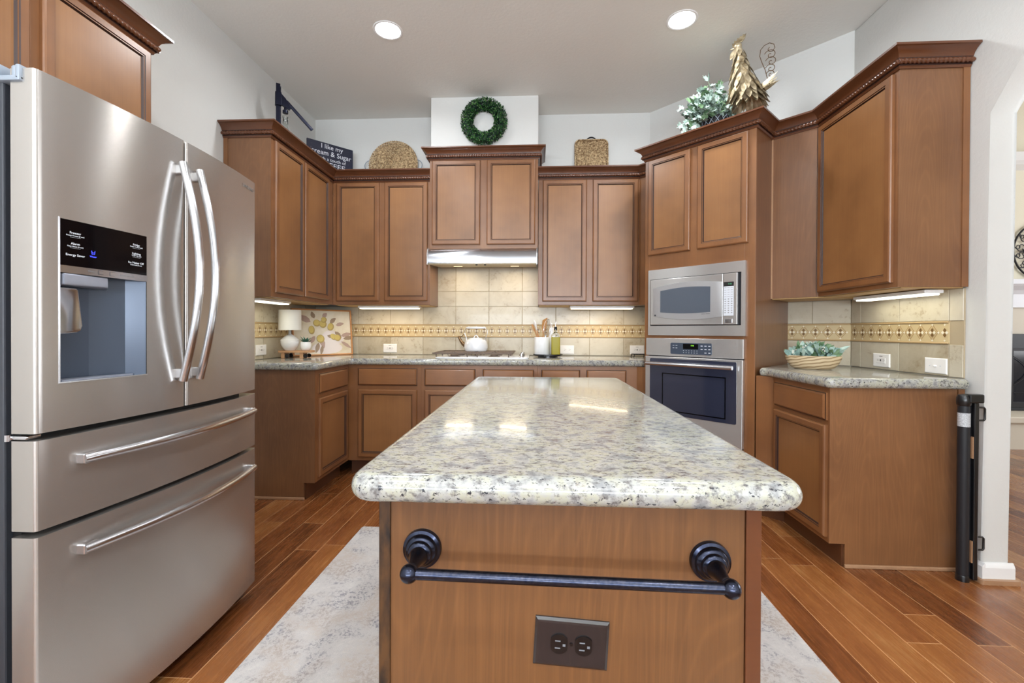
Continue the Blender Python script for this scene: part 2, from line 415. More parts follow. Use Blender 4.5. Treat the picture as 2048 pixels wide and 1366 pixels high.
# jamb baseboard with its shoe
b = MB(); prof = [(0, 0), (-.014, 0), (-.014, .07), (-.010, .08), (-.005, .09), (0, .09)]
b.prism([(JY+y, z) for y, z in prof], RW-.002, RW+.128, axis='x')
b.prism([(RW-.002+.0, 0), (RW-.016, 0), (RW-.016, .075), (RW-.004, .09), (RW-.002, .09)], JY-.014, JY+.02, axis='y')
struct(b.build('baseboard_right', 'trim_white'))
b = MB(); b.prism(round_poly([(RW-.03, JY-.03), (RW+.14, JY-.034), (RW+.14, JY+.02), (RW-.03, JY+.02)], [.012, .012, 0, 0]), 0, .02)
struct(b.build('trim_1', 'shoe_wood'))
# living room beyond
LY = 5.1
struct(MB().box(RW+.115, 8.1, LY, LY+.12, 0, 4.4).build('wall_living_back', 'living_paint'))
struct(MB().box(8.0, 8.12, -.2, LY, 0, .9).box(8.0, 8.12, 4.1, LY, .9, 4.4).box(8.0, 8.12, -.2, 1.1, .9, 4.4).box(8, 8.12, 1.1, 4.1, 3.1, 4.4).build('wall_living_right', 'living_paint'))
struct(MB().box(RW+.115, 8.1, -.3, -.2, 0, 4.4).build('wall_living_front', 'living_paint'))
struct(MB().box(RW+.0, 8.1, -.3, LY+.12, 4.4, 4.5).build('ceiling_living', 'ceiling_paint'))
struct(MB().box(RW, RW+.115, -.3, LY, CEIL+.1, 4.4).build('wall_living_left', 'living_paint'))
struct(MB().prism([(LY, 2.90), (LY-.1, 2.93), (LY-.14, 2.96), (LY-.14, 3.05), (LY, 3.05)], 4.0, 6.6, axis='x').build('trim_2', 'trim_white'))

# recessed ceiling lights
cans = [(-.976, 2.888), (.912, 2.88), (-.976, 1.2), (.912, 1.2), (-.976, -.6), (.912, -.6), (-.03, -2.0)]
for i, (x, y) in enumerate(cans):
    t = thing('recessed_light', ['round recessed ceiling light left of the wreath', 'round recessed ceiling light above the metal rooster'][i] if i < 2 else 'round recessed ceiling light behind the viewpoint', 'ceiling light', (x, y, CEIL), 0, 'recessed ceiling lights')
    q = [(.078, -.001), (.082, -.004), (.092, -.004), (.096, 0)]
    MB().lathe(q, n=40, caps=(False, False)).build('trim_ring', 'trim_white', t, 40)
    MB().lathe([(.0005, -.0025), (.079, -.002), (.079, -.001), (.0005, -.001)], n=40).build('lens', 'can_emit', t)
    area('can_glow', (x, y, CEIL-.012), (0, 0, 0), .15, .15, CAN_W, (.93, .965, 1), 165, 'DISK')

# ------------------------------------------------------------ cabinets
def rect_ring(x0, x1, z0, z1, ins, y): return [(x0+ins, y, z0+ins), (x1-ins, y, z0+ins), (x1-ins, y, z1-ins), (x0+ins, y, z1-ins)]
def door(x0, x1, z0, z1, parent, nm='door'):
    st = [(0, 0), (0, -.012), (.003, -.017), (.008, -.0198), (.033, -.0198), (.0355, -.0165), (.040, -.0165), (.047, -.008), (.047, -.004)]
    b = MB(); b.rings([rect_ring(x0, x1, z0, z1, i, y) for i, y in st], caps=(True, False), mis=[0, 0, 0, 0, 1, 0, 1, 1])
    d = b.build(nm, ['cabinet_wood', 'glaze'], parent)
    MB().box(x0+.044, x1-.044, -.0095, -.003, z0+.044, z1-.044).build('recessed_panel', 'cabinet_panel', d)
    return d
def drawer(x0, x1, z0, z1, parent):
    st = [(0, 0), (0, -.011), (.004, -.0125), (.012, -.0198)]
    b = MB(); b.rings([rect_ring(x0, x1, z0, z1, i, y) for i, y in st], mis=[0, 1, 0])
    return b.build('drawer_front', ['cabinet_wood_horizontal', 'glaze'], parent)
CB0, CB1 = 2.413, 2.508
CROWN = [(0, 0), (.007, 0), (.009, .006), (.013, .010), (.013, .016), (.013, .040), (.018, .041), (.019, .046), (.026, .060), (.037, .072), (.050, .080), (.056, .083), (.060, .084), (.060, .0945), (0, .0945)]
def mitred(pts, prev, nxt):
    P = [Vector(p) for p in pts]; full = ([Vector(prev)] if prev else [])+P+([Vector(nxt)] if nxt else []); off = 1 if prev else 0
    out = []
    for i in range(len(P)):
        k = i+off; ns = []
        if k > 0: t = (full[k]-full[k-1]).normalized(); ns.append(Vector((t.y, -t.x)))
        if k < len(full)-1: t = (full[k+1]-full[k]).normalized(); ns.append(Vector((t.y, -t.x)))
        m = ns[0] if len(ns) == 1 else (ns[0]+ns[1])/(1+ns[0].dot(ns[1])); out.append((P[i], m))
    return out
def crown(pts, zb, parent, prev=None, nxt=None):
    mm = mitred(pts, prev, nxt); b = MB()
    b.rings([[(p.x+m.x*u, p.y+m.y*u, zb+z) for u, z in CROWN] for p, m in mm], mcol=[0, 0, 0, 1, 1, 1, 1, 0]+[0]*8)
    c = b.build('crown_molding', ['crown_wood', 'glaze'], parent, 28)
    b = MB(); uo, zo, rr = .0195, .028, .0125
    path = [Vector((p.x+m.x*uo, p.y+m.y*uo, zb+zo)) for p, m in mm]
    for a, e in zip(path[:-1], path[1:]):
        L = (e-a).length; n = max(2, int(L/.0032)); t = (e-a).normalized(); sd = Vector((0, 0, 1)); sp = t.cross(sd); rs = []
        for k in range(n+1):
            s_ = L*k/n; ring = []
            for j in range(12):
                th = 2*PI*j/12; tw = 2*PI*s_/.060; r = rr*(.66+.34*abs(math.cos(1.5*(th)-1.5*tw)))
                ring.append(a+t*s_+sd*(r*math.cos(th))+sp*(r*math.sin(th)))
            rs.append(ring)
        b.rings(rs)
    b.build('rope_bead', 'crown_wood', c, 50)
    return c
def carcass(t, w, d, z0, z1, toe=False, mat='side_laminate', bottom='under_cabinet', hole=None, hollow=False):
    b = MB()
    if hollow:
        for a, e in ((.002, .022), (w-.022, w-.002)): b.prism([(.02, z0+.115), (.075, z0+.115), (.075, z0), (d, z0), (d, z1), (.02, z1)], a, e, axis='x')
        b.box(.022, w-.022, d-.01, d, z0, z1)
        for a, e in ((.115, .39), (1.102, 1.118), (1.60, z1)): b.box(.022, w-.022, .02, d-.01, a, e)
    elif toe: b.prism([(.02, z0+.115), (.075, z0+.115), (.075, z0), (d, z0), (d, z1), (.02, z1)], .002, w-.002, axis='x')
    else: b.box(.002, w-.002, .02, d, z0, z1)
    b.build('carcass', mat, t)
    b = MB()
    if hole:
        for x0, x1, a, e in hole: b.box(x0, x1, 0, .02, a, e, .0012)
    else: b.box(0, w, 0, .02, z0+(.115 if toe else 0), z1, .0012)
    b.build('face_frame', 'cabinet_wood', t)
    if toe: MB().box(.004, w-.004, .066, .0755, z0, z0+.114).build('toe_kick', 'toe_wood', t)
    elif bottom: MB().box(.012, w-.012, .03, d-.004, z0-.004, z0+.001).build('bottom_panel', bottom, t)
def end_panel(t, x, d, z0, z1, mat, side=1, toe=True, stile=True):
    b = MB(); a, e = (x, x+.006) if side > 0 else (x-.006, x)
    if toe: b.prism([(0.0, z0+.115), (.075, z0+.115), (.075, z0), (d, z0), (d, z1), (0.0, z1)], a, e, axis='x')
    else: b.box(a, e, 0, d, z0, z1)
    return b.build('end_panel', mat, t)
BT = .878   # top of base boxes / underside of the worktop
# --- back wall base cabinets (front y = 3.47)
FY = 3.47
t = thing('base_cabinet', 'brown one-drawer base cabinet on the back wall nearest the left corner', 'cabinet', (-1.49, FY, 0), 0, 'base cabinets')
carcass(t, .59, .60, 0, BT, True); drawer(.085, .559, .715, .850, t); door(.085, .559, .145, .683, t)
t = thing('base_cabinet', 'brown base cabinet under the cooktop with two drawer fronts over two doors', 'cabinet', (-.90, FY, 0), 0, 'base cabinets')
carcass(t, .915, .60, 0, BT, True); drawer(.029, .429, .715, .850, t); drawer(.488, .887, .715, .850, t); door(.029, .429, .145, .683, t); door(.488, .887, .145, .683, t)
t = thing('base_cabinet', 'brown base cabinet on the back wall nearest the oven tower, two drawers wide', 'cabinet', (.015, FY, 0), 0, 'base cabinets')
carcass(t, .762, .60, 0, BT, True); drawer(.030, .327, .715, .850, t); drawer(.377, .679, .715, .850, t); door(.030, .327, .145, .683, t); door(.377, .679, .145, .683, t)
MB().prism([(.762, .002), (.821, -.057), (.876, 0), (.876, .2), (.762, .2)], .115, BT).build('filler_strip', 'end_laminate', t)
# --- left run base cabinet (front x = -1.49 faces +X)
t = thing('base_cabinet', 'brown base cabinet beside the refrigerator with plain end panel facing the viewer', 'cabinet', (-1.487, 2.936, 0), 90, 'base cabinets')
carcass(t, .532, .578, 0, BT, True); drawer(.034, .485, .715, .850, t); door(.034, .485, .145, .683, t)
end_panel(t, .0, .578, 0, BT, 'side_laminate', -1)
MB().box(-.018, -.006, .068, .578, 0, .018, .004).build('shoe_molding', 'shoe_wood', t)
# --- right desk base cabinet (front x = 1.435 faces -X)
t = thing('base_cabinet', 'brown base cabinet with a wide plain end panel behind the rolled baby gate', 'cabinet', (1.435, 2.77, 0), -90, 'base cabinets')
carcass(t, .510, .60, 0, BT, True); drawer(.030, .502, .715, .850, t); door(.030, .502, .142, .692, t)
end_panel(t, .510, .59, 0, BT, 'end_laminate', 1)
MB().box(.516, .528, .07, .60, 0, .018, .004).build('shoe_molding', 'shoe_wood', t)
MB().box(.512, .519, .592, .622, .0, BT-.002).build('filler_strip', 'cabinet_wood', t)
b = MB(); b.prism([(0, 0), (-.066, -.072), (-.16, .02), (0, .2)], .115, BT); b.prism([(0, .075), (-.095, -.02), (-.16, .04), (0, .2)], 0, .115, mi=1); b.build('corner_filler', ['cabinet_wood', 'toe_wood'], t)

# --- wall cabinets
UY, UZ0, UZ1 = 3.75, 1.368, 2.42
UX = -1.745
DC = 4.603          # x+y of the diagonal fronts on the right
t = thing('wall_cabinet', 'two-door brown wall cabinet left of the range hood', 'cabinet', (UX, UY, 0), 0, 'wall cabinets')
carcass(t, .845, .325, UZ0, UZ1); door(.036, .408, 1.400, 2.408, t); door(.454, .826, 1.400, 2.408, t)
crown([(0, 0), (.858, 0)], CB0, t, prev=(0, -.9))
MB().box(.02, .858, .02, .325, UZ1-.01, UZ1+.005).build('top_board', 'cabinet_wood', t)
t = thing('wall_cabinet', 'two-door brown wall cabinet on the left wall behind the refrigerator', 'cabinet', (UX, 2.855, 0), 90, 'wall cabinets')
carcass(t, .893, .318, UZ0, UZ1); door(.028, .395, 1.400, 2.408, t); door(.410, .800, 1.400, 2.408, t)
end_panel(t, 0, .318, UZ0, UZ1, 'side_laminate', -1, False)
MB().box(-.012, -.0055, .290, .318, UZ0, UZ1).build('wall_stile', 'cabinet_wood', t)
crown([(-.006, .32), (-.006, 0), (.893, 0)], CB0, t, nxt=(.893, -.9))
MB().box(.0, 1.21, .02, .318, UZ1-.01, UZ1+.005).build('top_board', 'cabinet_wood', t)
t = thing('wall_cabinet', 'short two-door brown wall cabinet above the range hood, taller crown than its neighbours', 'cabinet', (-.888, 3.685, 0), 0, 'wall cabinets')
carcass(t, .901, .39, 1.826, 2.57, bottom=None); door(.020, .423, 1.862, 2.560, t); door(.478, .878, 1.862, 2.560, t)
crown([(-.001, .3), (-.001, 0), (.902, 0), (.902, .3)], 2.565, t)
MB().box(.001, .900, .004, .06, 2.572, 2.65).build('top_board', 'cabinet_wood', t)
t = thing('wall_cabinet', 'two-door brown wall cabinet right of the range hood', 'cabinet', (.017, UY, 0), 0, 'wall cabinets')
carcass(t, .838, .325, UZ0, UZ1); door(.036, .402, 1.396, 2.408, t); door(.452, .824, 1.396, 2.408, t)
MB().prism([(.836, .001), (.995, -.158), (1.12, -.03), (.95, .2), (.836, .2)], UZ0, UZ1).build('filler_panel', 'cabinet_wood', t)
crown([(-.012, 0), (.838, 0), (.998, -.160)], CB0, t)
MB().prism([(0, .02), (.84, .02), (.99, -.12), (1.1, .0), (1.0, .31), (0, .31)], UZ1-.01, UZ1+.005).build('top_board', 'cabinet_wood', t)
# diagonal corner cabinet between the oven tower and the desk cabinet
LD = .264
X1, Y1 = 1.5555, 3.0415
t = thing('wall_cabinet', 'doorless angled wall cabinet between the oven tower and far right wall cabinet', 'cabinet', (X1, Y1, 0), -45, 'wall cabinets')
b = MB(); b.prism([(.002, .004), (LD+.0, .004), (.50, .222), (.36, .345), (.002, .345)], UZ0, UZ1); b.build('carcass', 'side_laminate', t)
MB().box(.002, LD-.012, -.002, .004, UZ0, UZ1).build('front_panel', 'side_laminate', t)
MB().box(-.001, .008, -.008, .001, UZ0-.002, CB0).build('edge_strip', 'shoe_wood', t)
b = MB(); b.prism([(.004, .006), (LD-.004, .006), (.46, .20), (.35, .34), (.004, .34)], UZ0-.006, UZ0-.0005); b.build('bottom_panel', 'under_cabinet', t)
crown([(0, 0), (LD, 0)], CB0, t, nxt=(LD+.5, -.5))
t = thing('wall_cabinet', 'tall single-door wall cabinet at the far right above the desk counter', 'cabinet', (1.742, 2.855, 0), -90, 'wall cabinets')
carcass(t, .600, .32, UZ0, UZ1); door(.012, .578, 1.392, 2.405, t)
end_panel(t, .600, .32, UZ0, UZ1, 'side_laminate', 1, False)
MB().box(.6055, .612, .288, .318, UZ0, UZ1).build('wall_stile', 'cabinet_wood', t)
crown([(0, 0), (.606, 0), (.606, .32)], CB0, t, prev=(-.5, .5))
MB().box(0, .60, .02, .318, UZ1-.01, UZ1+.005).build('top_board', 'cabinet_wood', t)
# above the refrigerator
t = thing('wall_cabinet', 'two-door wall cabinet above the refrigerator, cut off at the upper left', 'cabinet', (-1.77, 1.01, 0), 90, 'wall cabinets')
carcass(t, .955, .295, 1.86, UZ1); door(.016, .452, 1.885, 2.408, t); door(.492, .938, 1.885, 2.408, t)
crown([(0, .29), (0, 0), (.955, 0), (.955, .29)], CB0, t)
# --- oven tower on the diagonal
OW = .77
OX, OY = .814, 3.388
t = thing('oven_cabinet', 'tall diagonal brown cabinet tower holding the microwave and wall oven', 'cabinet', (OX, OY, 0), -45, 'tall cabinets')
carcass(t, OW, .62, 0, UZ1, True, hollow=True, hole=[(0, .036, .115, UZ1), (.706, OW, .115, UZ1), (.036, .706, 1.585, UZ1), (.036, .706, .115, .40), (.036, .706, 1.094, 1.122)], mat='side_laminate')
door(.030, .352, 1.708, 2.408, t); door(.402, .728, 1.708, 2.408, t)
crown([(0, .3), (0, 0), (OW, 0), (OW, .30)], CB0, t)
MB().box(0, OW, .02, .60, UZ1-.01, UZ1+.005).build('top_board', 'cabinet_wood', t)
OVEN_ROT = -45

# ------------------------------------------------------------ worktops and island
def inset(q, d):
    out = []; n = len(q)
    for i in range(n):
        p = Vector(q[i]); a = (p-Vector(q[i-1])).normalized(); e = (Vector(q[(i+1) % n])-p).normalized()
        n1, n2 = Vector((-a.y, a.x)), Vector((-e.y, e.x)); m = (n1+n2)/(1+n1.dot(n2)); out.append(p+m*d)
    return out
def worktop(name, pts, rads, z0, z1, label, bev=.02):
    q = round_poly(pts, rads, 8)
    if sum(q[i-1][0]*q[i][1]-q[i][0]*q[i-1][1] for i in range(len(q))) < 0: q = q[::-1]
    rs = []
    for k in range(8): a = PI/2*(1-k/7); rs.append((bev*(1-math.cos(a)), z0+bev*(1-math.sin(a))))
    for k in range(8): a = PI/2*k/7; rs.append((bev*(1-math.cos(a)), z1-bev*(1-math.sin(a))))
    b = MB(); b.rings([[(x, y, z) for x, y in inset(q, d)] for d, z in rs])
    o = b.build(name, 'granite', None, 50); return tag(o, label, 'countertop')
CT = .928
worktop('countertop', [(LW+.009, 2.897), (-1.452, 2.897), (-1.452, 3.438), (.846, 3.438), (1.247, 3.823), (1.012, 4.07), (LW+.009, 4.07)], [0, .05, .03, 0, 0, 0, 0], BT, CT, 'speckled granite countertop running along the left and back walls')
worktop('countertop', [(1.372, 2.824), (1.40, 2.794), (1.40, 2.215), (2.055, 2.215), (2.055, 3.022), (1.803, 3.274)], [.024, .04, .04, .024, 0, 0], BT, CT, 'speckled granite countertop on the right-hand desk cabinet')
worktop('countertop', [(-.303, .684), (.416, .684), (.416, 2.25), (-.303, 2.25)], [.05]*4, .8725, .9185, 'speckled granite top of the kitchen island', .0225)
IY = .757
t = thing('kitchen_island', 'kitchen island base with light brown laminate end facing the viewer', 'kitchen island', (-.27, IY, 0), 0)
IW = .645
MB().box(.006, IW-.006, .02, 1.40, .0, .872).build('carcass', 'end_laminate', t)
MB().box(.019, IW-.026, .004, .022, 0, .872).build('end_panel', 'island_laminate', t)
b = MB(); b.box(0, .020, 0, .03, 0, .872, .0015); b.build('corner_post', 'island_edge', t)
b = MB(); b.box(IW-.025, IW, 0, .03, .0, .872, .0015); b.build('corner_post', 'crown_wood', t)
# towel bar
t = thing('towel_bar', 'dark bronze towel bar mounted on the island end panel', 'towel bar', (.049, IY+.004, .768), 0); t.rotation_euler = (0, R(.8), 0)
for sx in (-1, 1):
    p = MB().lathe([(.0335, 0), (.0335, -.004), (.0325, -.008), (.028, -.010), (.027, -.014), (.024, -.0175), (.021, -.019), (.0205, -.023), (.018, -.026), (.012, -.028)], axis='y', n=40).build('rosette', 'bronze_black', t, 35, loc=(sx*.243, 0, 0))
    MB().lathe([(.0135, -.024), (.0155, -.030), (.0150, -.034), (.0115, -.040), (.0085, -.060), (.0075, -.066), (.0095, -.068), (.0095, -.071), (.007, -.073)], axis='y', n=28).build('post', 'bronze_black', p, 35)
    MB().ball((0, -.083, 0), .0145).build('ball_end', 'bronze_black', p, 60)
MB().tube([(-.236, -.083, 0), (.236, -.083, 0)], .0085, 20).build('rail', 'bronze_bar', t, 40)
# island outlet (mounted slightly crooked, as in the photo)
t = thing('electrical_outlet', 'dark brown double outlet plate on the island end panel below the towel bar', 'outlet', (.062, IY+.004, .618), 0)
t.rotation_euler = (0, R(3.2), 0)
b = MB(); q = [(0, 0), (0, -.003), (.004, -.0058), (.0075, -.0062)]
b.rings([rect_ring(-.0625, .0625, -.041, .041, i, y) for i, y in q]); b.build('cover_plate', 'outlet_brown', t)
for sx in (-.0205, .0205):
    pts = [(sx+.0165*max(-.86, min(.86, math.cos(2*PI*k/32)))*1.0, .0165*math.sin(2*PI*k/32)) for k in range(32)]
    o = MB().prism(pts, -.0088, -.005, axis='y').build('receptacle', 'outlet_brown_dark', t)
    b = MB(); b.box(sx-.007, sx+.002, -.0092, -.0086, .0045, .0065); b.box(sx-.007, sx+.002, -.0092, -.0086, -.0075, -.0055); b.box(sx+.006, sx+.0105, -.0092, -.0086, -.003, .001); b.build('slots', 'slot_grey', o)
MB().lathe([(.0028, -.006), (.0028, -.0078), (.001, -.008)], axis='y', n=14).build('screw', 'outlet_brown_dark', t)

# ------------------------------------------------------------ backsplash
def splash(name, label, origin, rz, L, z0, z1, xs, rows, border=True, cap_end=None):
    t = thing(name, label, 'backsplash', origin, rz)
    MB().box(0, L, -.004, .002, z0, z1).build('grout_bed', 'grout', t)
    g = .0016; b = MB(); xs = [0]+[x for x in xs if 0 < x < L]+[L]
    for a, e in zip(xs[:-1], xs[1:]):
        for p, q in rows:
            if q > z0 and p < z1: b.box(a+g, e-g, -.008, -.003, max(p, z0)+g, min(q, z1)-g, .0015, seg=1)
    b.build('field_tiles', 'travertine', t)
    if border:
        Lb = L if cap_end is None else cap_end; zc = 1.148; b = MB(); P = .0705
        b.box(0, Lb, -.0088, -.003, 1.0925, 1.2035)
        b.box(0, Lb, -.0135, -.004, 1.090, 1.1005, .003, 3, 1); b.box(0, Lb, -.0135, -.004, 1.1955, 1.206, .003, 3, 1)
        def dia(cx, cz, hw, hh, y, mi):
            if cx-hw < 0 or cx+hw > Lb: return
            b.face([(cx-hw, y, cz), (cx, y, cz-hh), (cx+hw, y, cz), (cx, y, cz+hh)], mi)
        n = int(Lb/P)
        for k in range(n+1):
            cx = P*(k+.5)
            dia(cx, zc, .035, .0445, -.0092, 1); dia(cx, zc, .029, .037, -.0095, 0); dia(cx, zc, .024, .030, -.0098, 1); dia(cx, zc, .0205, .0265, -.0101, 0)
            dia(cx, zc+.0125, .0095, .0115, -.0106, 2); dia(cx, zc-.0125, .0095, .0115, -.0106, 2)
            for dx in (-.0115, .0115): dia(cx+dx, zc, .0085, .009, -.0106, 4)
            dia(cx+P/2, zc, .0065, .007, -.0106, 4); dia(cx, zc+.040, .006, .006, -.0106, 4); dia(cx, zc-.040, .006, .006, -.0106, 4)
        b.build('decorative_border', ['border_cream', 'border_tan', 'border_brown', 'border_liner', 'border_white'], t, norm=False)
    return t
ROWS = [(.7, 1.090), (1.206, 1.508), (1.508, 1.81), (1.81, 2.1)]
SX0 = LW+.008
splash('tile_backsplash', 'cream travertine tile backsplash with diamond border along the back wall', (SX0, BW-.003, 0), 0, ARX-.006-SX0, CT, 1.372, [(-.735+.305*k)-SX0 for k in range(-5, 6)], ROWS)
t = thing('tile_backsplash', 'cream travertine tiles filling the wall between cooktop and range hood', 'backsplash', (-.905, BW-.003, 0))
MB().box(0, .925, -.004, .003, 1.373, 1.83).build('grout_bed', 'grout', t)
b = MB(); xs = [0, .170, .475, .780, .925]
for a, e in zip(xs[:-1], xs[1:]):
    for p, q in ((1.374, 1.508), (1.508, 1.81)): b.box(a+.0016, e-.0016, -.008, -.003, p+(.0016 if p > 1.4 else 0), q-.0016, .0015 if p > 1.4 else 0, seg=1)
b.build('field_tiles', 'travertine', t)
splash('tile_backsplash', 'cream travertine tile backsplash with diamond border on the left wall behind the table lamp', (LW+.003, 2.90, 0), 90, 1.172, CT, 1.368, [.06+.305*k for k in range(5)], ROWS)
splash('tile_backsplash', 'cream travertine tile backsplash behind the wooden bowl on the angled wall', (1.797, 3.297, 0), -45, .374, CT, 1.361, [.157], ROWS)
splash('tile_backsplash', 'cream travertine tile backsplash behind the white switch plate on the right wall', (RW-.003, 3.024, 0), -90, .765, CT, 1.364, [.085, .385, .69], ROWS, True, .69)
b = MB()

# ------------------------------------------------------------ outlets and switches
def outlet(label, loc, rz, kind='duplex', w=.127, h=.079):
    t = thing('light_switch' if kind == 'switch' else 'electrical_outlet', label, 'switch' if kind == 'switch' else 'outlet', loc, rz)
    b = MB(); b.rings([rect_ring(-w/2, w/2, -h/2, h/2, i, y) for i, y in ((0, 0), (0, -.003), (.003, -.0055), (.006, -.006))]); b.build('cover_plate', 'outlet_white', t)
    if kind == 'switch':
        MB().box(-.009, .009, -.008, -.006, -.0045, .0045, .001).build('toggle_frame', 'outlet_white', t)
        MB().box(-.001, .008, -.018, -.006, -.003, .003, .001).build('toggle', 'outlet_white', t)
        for sx in (-.03, .03): MB().lathe([(.0026, -.006), (.0026, -.007), (.001, -.0072)], sx, 0, 0, 12, 'y').build('screw', 'keypad', t)
    elif kind == 'gfci':
        MB().box(-.034, .034, -.0082, -.0055, -.016, .016, .0015).build('receptacle', 'outlet_white', t)
        b = MB()
        for sx in (-.021, .021):
            b.box(sx-.004, sx+.003, -.0086, -.008, .003, .0045); b.box(sx-.004, sx+.003, -.0086, -.008, -.0045, -.003); b.box(sx+.006, sx+.009, -.0086, -.008, -.0015, .0015)
        b.box(-.005, -.001, -.0088, -.008, -.006, .006); b.box(.001, .005, -.0088, -.008, -.006, .006)
        b.box(-.012, .012, -.0064, -.0058, .0225, .0255); b.build('slots', 'outlet_slot', t)
    else:
        for sx in (-.0205, .0205):
            o = MB().prism([(sx+.0165*max(-.86, min(.86, math.cos(2*PI*k/24))), .0165*math.sin(2*PI*k/24)) for k in range(24)], -.0075, -.0055, axis='y').build('receptacle', 'outlet_white', t)
            b = MB(); b.box(sx-.006, sx+.002, -.0079, -.0074, .004, .0058); b.box(sx-.006, sx+.002, -.0079, -.0074, -.0058, -.004); b.box(sx+.006, sx+.0095, -.0079, -.0074, -.002, .0015); b.build('slots', 'outlet_slot', o)
    return t
outlet('white outlet plate on the back wall between painting and cooktop', (-1.348, 4.0685, .985), 0, 'gfci')
outlet('white outlet plate on the back wall right of the oil bottle', (.284, 4.0685, .981), 0)
outlet('white outlet plate on the back wall beside the oven tower', (.910, 4.0685, .984), 0, 'gfci')
outlet('white outlet plate on the left wall between refrigerator and lamp', (LW+.0115, 3.232, .998), 90, 'gfci')
outlet('white outlet plate on the right wall nearest the wooden bowl', (RW-.0115, 2.762, .983), -90, 'gfci')
outlet('white toggle switch plate on the right wall near the baby gate', (RW-.0115, 2.402, .978), -90, 'switch')

# ------------------------------------------------------------ under-cabinet lights
def bar_light(label, loc, rz, L, mat, power, col):
    t = thing('under_cabinet_light', label, 'light', loc, rz, 'under-cabinet light bars')
    MB().box(0, L, -.045, .045, -.018, 0, .004).build('housing', 'trim_white', t)
    MB().box(.012, L-.012, -.036, .036, -.0265, -.0175, .003).build('diffuser', mat, t)
    c, s_ = math.cos(R(rz)), math.sin(R(rz)); L2 = L/2
    area('under_cabinet_glow', (loc[0]+L2*c, loc[1]+L2*s_, loc[2]-.032), (0, 0, R(rz)), L-.03, .06, power, col)
bar_light('lit warm light bar under the wall cabinet left of the hood', (-1.553, 3.86, UZ0-.005), 0, .54, 'tube_warm', 1.15, (1, .78, .50))
bar_light('lit warm light bar under the wall cabinet right of the hood', (.29, 3.86, UZ0-.005), 0, .54, 'tube_warm', 1.15, (1, .78, .50))
bar_light('lit white light bar under the left-wall cabinet beside the refrigerator', (-1.875, 2.88, UZ0-.005), 90, .37, 'tube_white', .60, (1, .96, .76))
bar_light('lit white light bar under the far right wall cabinet', (1.955, 2.80, UZ0-.008), -90, .50, 'tube_white', .55, (1, .96, .76))

# ------------------------------------------------------------ range hood
t = thing('range_hood', 'stainless steel under-cabinet range hood with lit underside', 'range hood', (-.886, 3.58, 1.684), 0)
HWd = .895
prof = [(0, 0), (0, .040), (.004, .055), (.03, .105), (.05, .140), (.07, .158), (.49, .158), (.49, 0)]
prof = [(0, .010), (-.002, .02), (.0, .06), (.012, .095), (.035, .122), (.07, .14), (.49, .14), (.49, .052)]
MB().prism(prof, .006, HWd-.006, axis='x').build('canopy', 'hood_steel', t, 40)
for x0 in (0, HWd-.0065): MB().prism([(-.004, 0), (-.004, .09), (.008, .125), (.03, .141), (.49, .141), (.49, .046)], x0, x0+.0065, axis='x').build('side_cap', 'appliance_steel', t)
MB().prism([(.006, .004), (.485, .046), (.485, .054), (.006, .012)], .01, HWd-.01, axis='x').build('underside_panel', 'under_hood', t)
for lx in (.20, .70): MB().prism([(.29, .0265), (.34, .031), (.34, .036), (.29, .031)], lx-.035, lx+.035, axis='x').build('hood_lamp', 'hood_lamp', t)
b = MB()
for kx in (.40, .47): b.lathe([(.009, 0), (.009, -.008), (.007, -.009)], kx, .045, .008, 14)
b.build('control_knobs', 'print_dark', t)
for lx in (.20, .70): area('hood_glow', (-.886+lx, 3.86, 1.700), (0, 0, 0), .24, .12, 1.1, (1, .80, .54))

# ------------------------------------------------------------ refrigerator
FX, FB, FA, FE = -1.22, .036, 1.024, 1.881
FC, FH = (FA+FE)/2, (FE-FA)/2
def fx(y, o=0): return FX+FB*(1-((y-FC)/FH)**2)+o
def shell(y0, y1, z0, z1, holes=None, ledge0=True, ledge1=True):
    """curved steel leaf; holes = (ya,yb,za,zb)"""
    ys = [y0+(y1-y0)*k/26 for k in range(27)]; zs = [z0, z1]
    if holes: ys += [holes[0], holes[1]]; zs += [holes[2], holes[3]]
    ys = sorted(set(ys)); zs = sorted(set(zs)); b = MB(); r = .008
    def X(y):
        e = min(y-y0, y1-y); d = 0
        if e < r: d = r-math.sqrt(max(0, r*r-(r-e)**2))
        return fx(y)-d
    ys = sorted(set(ys+[y0+r*.12, y0+r*.35, y0+r*.7, y0+r, y1-r*.12, y1-r*.35, y1-r*.7, y1-r]))
    gv = {}
    for i, y in enumerate(ys):
        for j, z in enumerate(zs): gv[i, j] = b.bm.verts.new((X(y), y, z))
    for i in range(len(ys)-1):
        for j in range(len(zs)-1):
            ym, zm = (ys[i]+ys[i+1])/2, (zs[j]+zs[j+1])/2
            if holes and holes[0] < ym < holes[1] and holes[2] < zm < holes[3]: continue
            b.bm.faces.new((gv[i, j], gv[i+1, j], gv[i+1, j+1], gv[i, j+1]))
    bk = -1.282; lo, hi = 0, len(zs)-1
    for j in (lo, hi):
        vb = [b.bm.verts.new((bk, y, zs[j])) for y in ys]
        for i in range(len(ys)-1): b.bm.faces.new((gv[i, j], gv[i+1, j], vb[i+1], vb[i]))
    for i in (0, len(ys)-1):
        vb = [b.bm.verts.new((bk, ys[i], z)) for z in zs]
        for j in range(len(zs)-1): b.bm.faces.new((gv[i, j], gv[i, j+1], vb[j+1], vb[j]))
    b.face([(bk, y0, z0), (bk, y1, z0), (bk, y1, z1), (bk, y0, z1)])
    bmesh.ops.remove_doubles(b.bm, verts=b.bm.verts[:], dist=1e-5)
    return b
